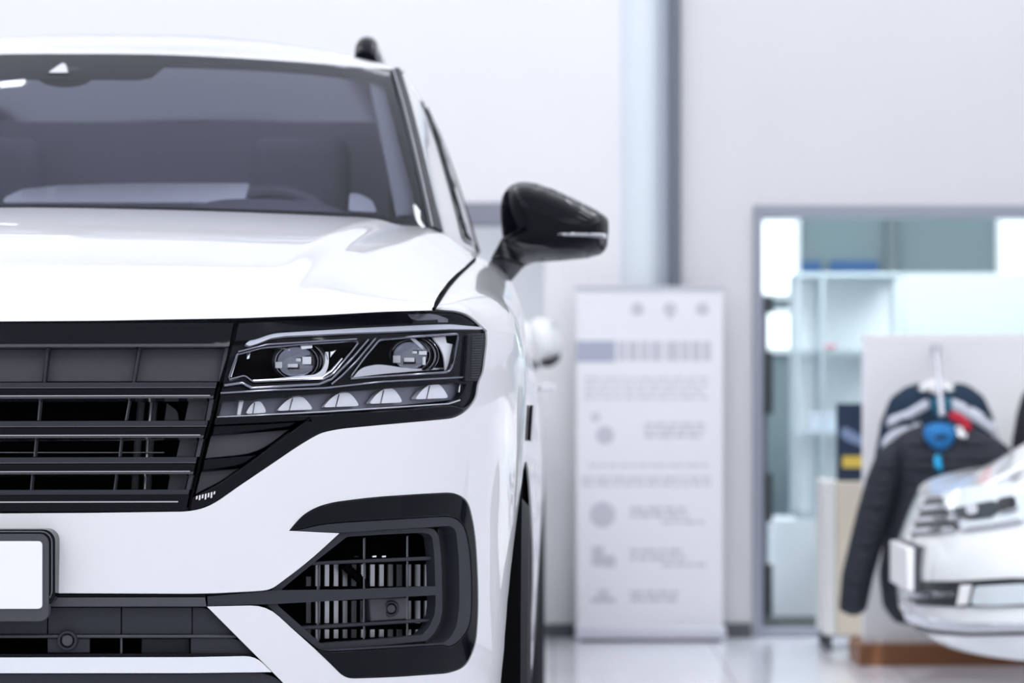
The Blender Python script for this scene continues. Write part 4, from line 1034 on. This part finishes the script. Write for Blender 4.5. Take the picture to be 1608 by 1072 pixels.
flat('plate_holder', rrect(xx(77), zz(975), zz(838), .014), 4.121, 4.14, DKGREY, NP, bev=.003)
flat('plate', rrect(xx(67.5), zz(955), zz(849), .006), 4.118, 4.13, PLATE, NP, bev=.0015)
bm = bmesh.new(); tube(bm, [(x, 4.127, z) for x, z in rrect(xx(81), zz(944), zz(834.5), .016)], .0012, 6, True); obj('holder_edge_line', bm, MIDGREY, NP)
# white pieces added behind the screen for a reflection and light from outside
def light_patch(name, pts, Y, label, th=.003):
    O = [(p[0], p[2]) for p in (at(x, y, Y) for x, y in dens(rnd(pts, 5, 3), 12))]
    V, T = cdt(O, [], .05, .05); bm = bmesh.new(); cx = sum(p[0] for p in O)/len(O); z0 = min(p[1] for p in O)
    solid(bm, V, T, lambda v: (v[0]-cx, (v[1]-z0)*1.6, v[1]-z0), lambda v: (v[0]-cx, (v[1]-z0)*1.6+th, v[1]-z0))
    return obj(name, bm, PATCH, loc=(cx, Y, z0), label=label, cat='light_patch')
light_patch('reflection_strip', [(4, 318), (5, 308), (28, 294), (90, 287), (200, 283.5), (386, 283.5), (384, 303), (384, 318)], 5.84, 'long white strip added behind the windscreen of the large white SUV for a bright reflection')
light_patch('window_light_piece', [(547, 331), (545, 299), (560, 300), (582, 312), (592, 333)], 5.80, 'small white piece added in the windscreen corner of the large white SUV for light seen through its side window')

# =================================================================== OTHER CARS
def simple_car(name, label, X, Y, phi, flip=False):
    """a smaller white car: closed skin, bonnet, cabin, wheels. frame: x across, y from the nose backwards"""
    root = empty(name, (X, Y, 0), label=label, cat='car'); root.rotation_euler = (0, 0, phi)
    W = [(.22, .84), (.35, .87), (.5, .89), (.7, .90), (.85, .88), (1.0, .84)]
    y0 = [(.22, .13), (.26, .045), (.31, .008), (.40, 0), (.50, .002), (.55, .018), (.60, .038), (.65, .058), (.69, .082), (.76, .13), (1.0, .3)]
    R = [(.22, 4.45), (.5, 4.6), (.8, 4.58), (1.0, 4.5)]
    p = Plan(lambda z: cr(W, z), lambda z: cr(W, z)+.01, lambda z: cr(y0, z), .75, 4.1, lambda z: cr(R, z))
    c, s = math.cos(phi), math.sin(phi)
    M = lambda q: (X+c*q[0]-s*q[1], Y+s*q[0]+c*q[1], q[2])
    sf = Surf(p.P, (0, p.S1+.6), (.23, .80), M, 110, 60)
    ze = lambda a: .66+.09*sstep(a/p.S1)+.07*sstep((a-p.S1)/1.0)
    def fl(pts): return [(p.s_of(y, z), z) for y, z in pts]
    a1, a2 = fl(arc_pts(.90, .32, .37, .24)), fl(arc_pts(3.62, .32, .37, .24))
    out = [(0, .24)]+[(float(v), .24) for v in np.linspace(.1, a1[0][0], 16)[:-1]]+a1+[(float(v), .24) for v in np.linspace(a1[-1][0], a2[0][0], 16)[1:-1]]+a2+[(float(v), .24) for v in np.linspace(a2[-1][0], p.S3, 10)[1:]]+[(float(v), ze(v)) for v in np.linspace(p.S3, 0, 70)]
    bm = bmesh.new(); sf.add(bm, out, [], 0, .004, .05, True, True); mirror_bm(bm); obj('body_shell', bm, WHITE2, root, .002)
    prof = [(0, .66), (.05, .695), (.11, .727), (.215, .783), (.36, .825), (.8, .895), (1.25, .94)]
    def top(a, b):
        ss = a*p.S3; e = p.P(ss, ze(ss)); y = lerp(e[1], 1.28, b) if e[1] < 1.28 else e[1]; x = e[0]*(1-.22*b) if e[1] < 3.9 else e[0]*(1-.5*b)
        d = max(0, y-e[1]) if e[1] < .75 else .0
        z = e[2]+(cr(prof, y-e[1]*.6)-.66)*(1-.25*a)*sstep(b*2.5) if e[1] < 1.28 else lerp(e[2], .95, sstep(b*1.3))
        return (x, y, max(e[2], min(z, .96)))
    na = 90; bm = bmesh.new(); gridmesh(bm, lambda a, b: top(a, b), na, 14); 
    for v in bm.verts:
        if abs(v.co.x) < 1e-4: v.co.x = 0
    bmesh.ops.recalc_face_normals(bm, faces=bm.faces[:])
    if sum(f.normal.z for f in bm.faces) < 0: bmesh.ops.reverse_faces(bm, faces=bm.faces[:])
    thicken(bm, .003); mirror_bm(bm); obj('bonnet', bm, WHITE2, root, ang=1.0)
    # cabin: glass below, painted roof above
    st = [(1.22, .93, .70, .93), (1.55, 1.17, .66, .95), (1.95, 1.40, .60, .96), (2.4, 1.46, .57, .96), (3.2, 1.45, .56, .97), (3.75, 1.34, .57, .98), (4.3, 1.03, .66, .99)]
    def cab(a, b):
        y = lerp(1.22, 4.3, b); zr = cr([(k[0], k[1]) for k in st], y); xr = cr([(k[0], k[2]) for k in st], y); zb_ = .94
        if a < .6: t = a/.6; return (lerp(.72, xr, t**1.2), y, lerp(zb_, zr-.03, t))
        t = (a-.6)/.4; return (xr*(1-t), y, zr-.03+.03*math.sin(t*PI/2))
    bm = bmesh.new(); gridmesh(bm, cab, 20, 30)
    for v in bm.verts:
        if abs(v.co.x) < 1e-4: v.co.x = 0
    bmesh.ops.recalc_face_normals(bm, faces=bm.faces[:])
    if sum(f.normal.z for f in bm.faces) < 0: bmesh.ops.reverse_faces(bm, faces=bm.faces[:])
    mirror_bm(bm); obj('cabin_glass', bm, SIDEGL, root, ang=1.0)
    bm = bmesh.new(); gridmesh(bm, lambda a, b: tuple(Vector(cab(.56+.44*a, .25+.55*b))+Vector((0, 0, .006))), 12, 16)
    for v in bm.verts:
        if abs(v.co.x) < 1e-4: v.co.x = 0
    bmesh.ops.recalc_face_normals(bm, faces=bm.faces[:])
    if sum(f.normal.z for f in bm.faces) < 0: bmesh.ops.reverse_faces(bm, faces=bm.faces[:])
    mirror_bm(bm); obj('roof', bm, WHITE2, root, ang=1.0)
    for sg in (1, -1):
        for yy in (.90, 3.62): wheel(sg*.87, yy, sg, root, .32, .21)
    boxo('underbody', BLACK, -.60, .60, .35, 4.3, .17, .26, parent=root)
    return root, sf, p
# ---- the white saloon on the right, nose pointing left
PH = math.radians(-90+.5)
SAL, SF, PP = simple_car('saloon_car', 'white saloon car at the right edge, its nose pointing left, with chrome grille bars', 1.040, 8.2, PH)
def q(name, pts, m, off=0, th=.004, parent=SAL, bev=.001, r=0, mirror=False):
    """panel on the saloon's skin; outline in photograph px, proud by -off along the car's own axis"""
    P = [SF.inv(x, y) for x, y in dens(rnd(pts, r, 3) if r else pts, 8)]
    V, T = cdt(P, [], .04, .04); bm = bmesh.new()
    def N(v):
        n = SF.N(v[0], v[1]); return n if n.y < 0 or n.x > 0 else -n
    fr = lambda v: tuple(Vector(SF.P(v[0], v[1]))-N(v)*off)
    bk = lambda v: tuple(Vector(SF.P(v[0], v[1]))-N(v)*(off+th))
    solid(bm, V, T, fr, bk); bmesh.ops.recalc_face_normals(bm, faces=bm.faces[:]); o = obj(name, bm, m, parent, bev)
    return o
NP2 = boxo('plate_holder', DKGREY, -.13, .27, -.010, .02, .395, .53, SAL, .004)
boxo('number_plate', PLATE, -.12, .262, -.030, -.0101, .402, .525, SAL, .002)
DB = mat('grille_dark', (.02, .025, .03), .4)
q('grille', [(1442, 784), (1482, 779), (1494, 797), (1508, 832), (1470, 838), (1430, 842), (1434, 806)], DB, -.002, .004)
for y0, y1 in ((796, 793), (814, 811), (831, 828)):
    q('grille_bar', [(1436, y0), (1500, y1), (1503, y1+7), (1434, y0+8)], CHROME, -.012, .012, bev=.002)
q('headlight', [(1479, 775), (1520, 765), (1608, 757), (1700, 752), (1720, 790), (1640, 812), (1560, 826), (1512, 833), (1498, 815), (1488, 797)], mat('lamp_pale', (.72, .79, .83), .15, .1, .6), -.004, .008, r=3)
q('lamp_inset', [(1500, 800), (1524, 795), (1560, 788), (1585, 792), (1560, 812), (1525, 816), (1508, 812)], mat('lamp_dark', (.03, .04, .05), .2), -.010, .004)  # dark inner part of the lamp
q('lamp_ring', rnd([(1522, 797), (1540, 794), (1543, 808), (1526, 811)], 6, 3), CHROME, -.016, .004)
q('lamp_ring', rnd([(1570, 786), (1600, 780), (1604, 800), (1574, 806)], 8, 3), CHROME, -.016, .004)
q('lamp_blade', [(1492, 800), (1500, 800), (1518, 828), (1560, 822), (1608, 814), (1608, 820), (1560, 828), (1514, 834)], CHROME, -.012, .004)
q('lower_intake', [(1418, 913), (1436, 912), (1500, 912), (1590, 907), (1640, 908), (1680, 935), (1660, 950), (1600, 952), (1500, 953), (1440, 950), (1424, 938)], DB, -.002, .004)
q('intake_blade', [(1416, 929), (1440, 929), (1500, 930), (1500, 936), (1440, 938), (1418, 936)], CHROME, -.010, .008)
q('fog_lamp_frame', [(1512, 918), (1528, 918), (1522, 948), (1506, 950)], PLATE, -.010, .008)
q('fog_lamp', rnd([(1534, 920), (1608, 916), (1650, 920), (1640, 946), (1560, 950), (1528, 949)], 6, 3), mat('lamp_pale', (0, 0, 0)), -.010, .008)
q('bumper_chrome', [(1410, 957), (1432, 960), (1466, 970), (1520, 977), (1608, 976), (1700, 974), (1700, 984), (1608, 986), (1520, 988), (1462, 984), (1430, 974), (1410, 968)], CHROME, -.012, .014, bev=.003)
q('bumper_gap', [(1412, 975), (1430, 980), (1462, 990), (1520, 994), (1608, 992), (1700, 990), (1700, 994), (1608, 996.5), (1520, 998), (1460, 995), (1414, 984)], DB, -.004, .006)
# ---- second white car behind the SUV: only its mirror and a sliver of its flank show
HB, HSF, HP = simple_car('hatchback_car', 'white car parked behind the large white SUV, showing only its white door mirror', -.965, 9.06, 0)
mo = pillow('door_mirror', rnd([(828, 512), (838, 501), (852, 498), (866, 504), (876, 518), (880, 540), (878, 562), (866, 573), (848, 574), (836, 560), (828, 540)], 5, 3), 10.5, .06, .04, .07, WHITE2, HB, .015, org=(-.965, 9.06, 0))
pillow('mirror_foot', rnd([(846, 566), (866, 562), (880, 552), (879, 566), (866, 576), (850, 577)], 3, 3), 10.47, .05, .03, .02, GLOSS, mo, .01, org=(-.965, 9.06, 0), relax=2)
bm = bmesh.new(); tube(bm, [(.72, 1.46, 1.0), (.86, 1.45, 1.05)], .03, 10); obj('mirror_arm', bm, WHITE2, mo)

# =================================================================== BACKGROUND THINGS
def pbox(name, m, px0, px1, py0, py1, Y, depth, parent=None, bev=0, **k):
    a, b = at(px0, py1, Y), at(px1, py0, Y); return boxo(name, m, a[0], b[0], Y, Y+depth, a[2], b[2], parent, bev, **k)
# roll-up banner
YB = 10.78
BN = empty('roll_up_banner', (0, 0, 0), label='tall white roll-up banner with pale grey print, standing in front of the column', cat='banner')
BNW = mat('banner_sheet', (.88, .885, .92), .6, 0, 0, .3, .01, 4)
pbox('sheet', BNW, 905, 1135, 452, 985, YB, .003, BN)
pbox('top_rail', mat('rail_grey', (.58, .60, .66), .4, .4), 903, 1137, 449, 455, YB-.006, .015, BN, .002)
a, b = at(903, 1001, YB), at(1138, 984, YB); boxo('base', mat('banner_base', (.66, .67, .74), .4, .2), a[0], b[0], YB-.10, YB+.08, .004, b[2]+.004, BN, .006)
boxo('base_feet', DKGREY, a[0]+.02, b[0]-.02, YB-.10, YB+.07, 0, .012, BN)
PR1, PR2, PR3 = mat('print_blue_grey', (.42, .45, .56), .6), mat('print_grey', (.60, .61, .67), .6), mat('print_pale', (.68, .69, .75), .6)
def pr(name, m, x0, x1, y0, y1): pbox(name, m, x0, x1, y0, y1, YB-.0012, .001, BN)
def disc(px, py, r, m, name='icon'):
    c = at(px, py, YB-.0014); bm = bmesh.new(); lathe(bm, [(r*YB/FP, 0), (r*YB/FP, .001)], c, 'y', 24); obj(name, bm, m, BN)
for x in (1001, 1052, 1103): disc(x, 485, 10, PR2)
pr('icon_stem', PR2, 1048, 1056, 485, 500)
pr('headline_block', PR1, 905, 966, 535, 568)
for x, w in ((970, 12), (986, 16), (1006, 12), (1022, 18), (1046, 20), (1070, 12), (1086, 14), (1104, 12)): pr('headline_letter', PR2, x, x+w, 536, 566)
def greek(x0, x1, ys, m, h=4, seed=1):
    rr = random.Random(seed)
    for y in ys:
        x = x0
        while x < x1-6:
            w = min(rr.uniform(8, 26), x1-x); pr('text_line', m, x, x+w, y, y+h); x += w+4
greek(918, 1112, (592, 602, 612, 622), PR3, 5, 2)
disc(935, 655, 8, PR3); disc(950, 683, 14, PR2); 
greek(1012, 1106, (664, 673, 682), PR2, 5, 3); greek(925, 1112, (728,), PR3, 5, 4); greek(912, 1116, (748, 757), PR3, 6, 5)
disc(946, 808, 20, PR2); greek(990, 1080, (796, 806), PR2, 6, 6); greek(1040, 1114, (817,), PR2, 5, 7)
pr('icon_square', PR2, 930, 948, 858, 888); pr('icon_square', PR2, 948, 966, 872, 890); greek(990, 1076, (862, 873), PR2, 6, 8); greek(1040, 1108, (884,), PR2, 5, 9)
pr('icon_square', PR3, 938, 956, 925, 938); pr('icon_square', PR2, 928, 966, 938, 946); greek(990, 1064, (928, 938), PR2, 6, 10)

# display board on its brown plinth
YP = 9.82
pbox('display_board', mat('board_white', (.92, .92, .95), .6, 0, 0, .3, .01, 5), 1356, 1760, 525, 1010, YP, .05, None, .002, label='white display board standing on the brown plinth behind the jackets', cat='display board')
a, b = at(1349, 1045, 9.77), at(1775, 1010.5, 9.77)
boxo('plinth', mat('brown_wood', (.26, .105, .045), .45, 0, 0, .4, .15, 14), a[0], b[0], 9.77, 10.12, 0, at(0, 1010.8, YP)[2], bev=.004, label='low brown wooden plinth under the white display board', cat='plinth')
# chrome arm on the board
c0, c1 = at(1470, 546, YP), at(1479, 650, 9.34)
AR = empty('hanging_arm', (c0[0], YP, c0[2]), label='sloping chrome arm fixed to the white display board, jackets hanging from it', cat='clothes arm')
bm = bmesh.new(); V0 = Vector((c0[0], YP, c0[2])); tube(bm, [Vector(c0)-V0+Vector((0, -.004, 0)), Vector(at(1471, 556, 9.5))-V0, Vector(c1)-V0], .009, 12); obj('arm', bm, mat('arm_chrome', (.55, .56, .62), .25, .6), AR)
bm = bmesh.new(); lathe(bm, [(.018, -.010), (.018, -.001)], (0, 0, 0), 'y', 24); obj('wall_plate', bm, ALU, AR)
bm = bmesh.new(); bmesh.ops.create_uvsphere(bm, u_segments=16, v_segments=10, radius=.012)
for v in bm.verts: v.co += Vector(c1)-V0
obj('end_ball', bm, ALU, AR)
# jackets
NAVY = mat('navy_cloth', (.018, .035, .065), .8, 0, 0, .2, .2, 80, .4, 300)
PUFF = mat('charcoal_quilted_cloth', (.018, .022, .033), .7, 0, 0, .3, .15, 60, .4, 300)
STRIPE = mat('white_stripe_cloth', (.60, .62, .72), .8); RED = mat('red_cloth', (.42, .01, .03), .8); BLUE = mat('blue_lining', (.02, .16, .42), .7, 0, 0, .3, .3, 50); TEAL = mat('bright_blue_tag', (.01, .36, .68), .6)
quilt = lambda x, z, h: .016*h*(abs(math.sin(z*PI/.026))-.5)
def puff(name, outline, Y, hf, R, m, parent=None, rip=None, **k): return pillow(name, rnd(outline, 8, 3), Y, hf, .02, R, m, parent, .010, rip, step=7, **k)
J1 = puff('jacket', [(1373, 770), (1373, 716), (1383, 662), (1398, 624), (1422, 607), (1446, 600), (1458, 612), (1484, 618), (1500, 600), (1520, 604), (1545, 622), (1560, 655), (1573, 710), (1575, 800), (1500, 900), (1400, 880)], 9.60, .06, .10, NAVY, label='navy jacket with white shoulder stripes hanging behind the charcoal one', cat='jacket')
def onj(name, pts, Y, m, parent, hf=.012): return pillow(name, rnd(pts, 4, 2), Y, hf, .004, .02, m, parent, .012, step=7, relax=2)
onj('stripe', [(1394, 655), (1425, 644), (1457, 624), (1460, 640), (1430, 658), (1392, 671)], 9.535, STRIPE, J1)
onj('stripe', [(1386, 690), (1398, 677), (1445, 659), (1450, 671), (1408, 690), (1392, 708), (1380, 738), (1375, 722)], 9.535, STRIPE, J1)
onj('stripe', [(1494, 624), (1530, 640), (1562, 662), (1567, 690), (1545, 672), (1494, 642)], 9.535, STRIPE, J1)
onj('collar', [(1460, 622), (1470, 626), (1482, 626), (1496, 620), (1500, 640), (1480, 660), (1462, 645)], 9.54, mat('teal_lining', (.01, .12, .20), .8), J1)
HG = pillow('clothes_hanger', rnd([(1438, 612), (1452, 598), (1470, 594), (1490, 600), (1500, 612), (1470, 618)], 4, 2), 9.50, .01, .01, .02, PLATE, None, .012, step=7, label='white clothes hanger under the collar of the navy jacket', cat='clothes hanger')
J2 = puff('jacket', [(1398, 694), (1420, 676), (1452, 664), (1462, 684), (1476, 700), (1492, 690), (1506, 668), (1530, 672), (1575, 694), (1612, 730), (1640, 800), (1640, 950), (1540, 975), (1470, 985), (1406, 978), (1386, 952), (1380, 900), (1390, 830), (1404, 770), (1396, 730)], 9.44, .085, .12, PUFF, None, quilt, label='charcoal quilted jacket hanging half hidden behind the white saloon car', cat='jacket')
puff('sleeve', [(1400, 690), (1416, 700), (1418, 740), (1404, 800), (1388, 850), (1372, 905), (1360, 960), (1340, 968), (1317, 958), (1322, 900), (1334, 850), (1346, 800), (1360, 750), (1376, 712)], 9.42, .06, .06, PUFF, J2, quilt)
onj('lining', [(1452, 668), (1475, 662), (1498, 668), (1502, 684), (1492, 702), (1476, 709), (1460, 700), (1450, 684)], 9.365, BLUE, J2, .02)
onj('neck_label', [(1468, 683), (1488, 682), (1488, 690), (1468, 691)], 9.345, NAVY, J2, .006)
onj('tag', [(1467, 714), (1480, 713), (1481, 738), (1468, 739)], 9.345, TEAL, J2, .006)
onj('red_trim', [(1490, 645), (1508, 648), (1522, 660), (1530, 676), (1518, 678), (1504, 664), (1490, 656)], 9.36, RED, J2)
onj('white_trim', [(1500, 668), (1512, 670), (1520, 684), (1512, 692), (1502, 680)], 9.355, PLATE, J2)
J3 = puff('jacket', [(1588, 700), (1596, 650), (1606, 616), (1636, 596), (1680, 604), (1720, 640), (1730, 800), (1700, 940), (1610, 940), (1592, 820)], 9.62, .07, .10, mat('black_cloth', (.012, .013, .02), .8), label='black jacket cut by the right edge, hanging above the white saloon car', cat='jacket')
# cream cabinet with legs, and the framed poster on it
CB = empty('cabinet', at(1345, 1000, 10.3)[:2]+(0,), label='cream cabinet on short dark legs left of the charcoal jacket', cat='cabinet'); cb0 = CB.location
a, b = at(1294, 998, 10.3), at(1420, 757, 10.3)
boxo('carcass', mat('cream_laminate', (.72, .66, .55), .6, 0, 0, .3, .04, 30), a[0]+.046-cb0.x, b[0]-cb0.x, 0, .30, .06, b[2], CB, .004)
boxo('side_panel', mat('pale_side', (.80, .80, .80), .5), a[0]-cb0.x, a[0]+.044-cb0.x, -.004, .304, .06, b[2]+.004, CB, .004)
for x in (a[0]+.02, b[0]-.03):
    for y in (.03, .27): boxo('leg', DKGREY, x-.012-cb0.x, x+.012-cb0.x, y-.012, y+.012, 0, .061, CB)
PO = pbox('framed_poster', mat('poster_navy', (.012, .03, .07), .4), 1314, 1400, 633, 755.5, 10.42, .02, None, .002, label='dark blue poster with a pale streak and a yellow bar, standing on the cream cabinet', cat='poster')
pbox('yellow_bar', mat('yellow_print', (.78, .58, .10), .5), 1323, 1356, 716, 734, 10.417, .003, PO)
bm = bmesh.new(); P4 = [at(x, y, 10.417) for x, y in ((1321, 672), (1330, 671), (1358, 688), (1358, 703), (1330, 692), (1321, 686))]; f = [bm.verts.new(p) for p in P4]; bm.faces.new(f); thicken(bm, .002); obj('pale_streak', bm, mat('streak_blue', (.22, .30, .48), .5), PO)
# glass display cabinet behind the partition
YV = 11.78; a, b = at(1214, 969, YV), at(1420, 815, YV)
VC = empty('display_cabinet', (a[0], YV, 0), label='glass display cabinet on a white base behind the glazed partition', cat='display cabinet')
boxo('base_cabinet', mat('cabinet_white', (.72, .75, .79), .5, 0, 0, .4, .01, 10), 0, b[0]-a[0], 0, .35, .0, b[2], VC, .004)
x1 = b[0]-a[0]; bm = bmesh.new()
for x in (.10, .205, x1-.012):
    for y in (0, .33): box(bm, x, x+.012, y, y+.012, b[2]+.001, 1.46)
box(bm, .10, x1, 0, .012, b[2]+.001, b[2]+.02); box(bm, .10, x1, 0, .345, 1.45, 1.465); obj('cabinet_frame', bm, mat('pale_metal', (.50, .58, .62), .4, .3), VC, .001)
boxo('shelf', MATS['pale_metal'], .113, x1-.014, .01, .33, .775, .785, VC); boxo('shelf', MATS['pale_metal'], .113, x1-.014, .01, .33, 1.13, 1.138, VC)
boxo('handle', DKGREY, .198, .206, -.014, -.001, .28, .34, VC); boxo('handle', DKGREY, .198, .206, -.014, -.001, .16, .20, VC)
boxo('back_panel', mat('pale_back', (.74, .79, .81), .6, 0, 0, .3, .03, 6), .10, x1-.012, .34, .35, b[2]+.02, 1.45, VC)
c = at(1302, 512, YV+.12); boxo('model_car', mat('pink_paint', (.45, .22, .26), .4), c[0]-.03, c[0]+.03, YV+.10, YV+.16, 1.1385, 1.165, bev=.008, label='tiny reddish ornament on the upper shelf of the glass display cabinet', cat='ornament')
c = at(1296, 650, YV+.12); boxo('ornament_box', mat('pale_box', (.55, .60, .68), .5), c[0]-.07, c[0]+.06, YV+.10, YV+.2, .7855, .87, bev=.006, label='pale box on the lower shelf of the glass display cabinet', cat='box')
# frosted screen wall across the back room
a, b = at(1252, 911, 12.7), at(1900, 428, 12.7)
boxo('room_divider', mat('frosted_panel', (.50, .55, .57), .4, 0, 0, .4, .03, 2), a[0], 3.9, 12.7, 12.74, 0, b[2], bev=.003, label='wide pale frosted divider panel behind the glass display cabinet', cat='room divider')
pbox('trim_3', mat('dark_teal_trim', (.16, .20, .21), .6), 1394, 1405, 340, 640, 13.93, .07, kind='structure')  # dark teal upright dividing the back wall
SG = empty('wall_sign', (0, 0, 0), label='narrow blue sign bar in two pieces low on the teal back wall', cat='sign')
pbox('sign_bar', mat('sign_blue', (.01, .09, .26), .5), 1252, 1290, 410, 427, 13.97, .025, SG, .002); pbox('sign_bar', MATS['sign_blue'], 1303, 1379, 409, 427, 13.97, .025, SG, .002)
# slim stand with black boxes just inside the glass
YS = 11.5; p0 = at(1202, 900, YS)
ST = empty('speaker_stand', (p0[0], YS, 0), label='slim grey stand carrying black boxes, just inside the left edge of the glass', cat='stand')
boxo('pole', MIDGREY, -.010, .010, .012, .03, .02, 1.36, ST)
boxo('base', DKGREY, -.035, .045, -.06, .10, 0, .02, ST, .003)
for x0_, x1_, y0_, y1_ in ((1192, 1214, 466, 491), (1192, 1213, 552, 650), (1203, 1212, 742, 818), (1192, 1212, 885, 962)):
    a, b = at(x0_, y1_, YS), at(x1_, y0_, YS); boxo('black_box', mat('dark_box', (.02, .025, .03), .6), a[0]-p0[0], b[0]-p0[0], -.05, .011, max(.021, a[2]), b[2], ST, .003)
boxo('carpet', mat('dark_carpet', (.05, .055, .06), .9, 0, 0, .2, .2, 80), RX+.05, 3.9, YW+.14, 12.69, .0, .006, kind='structure')
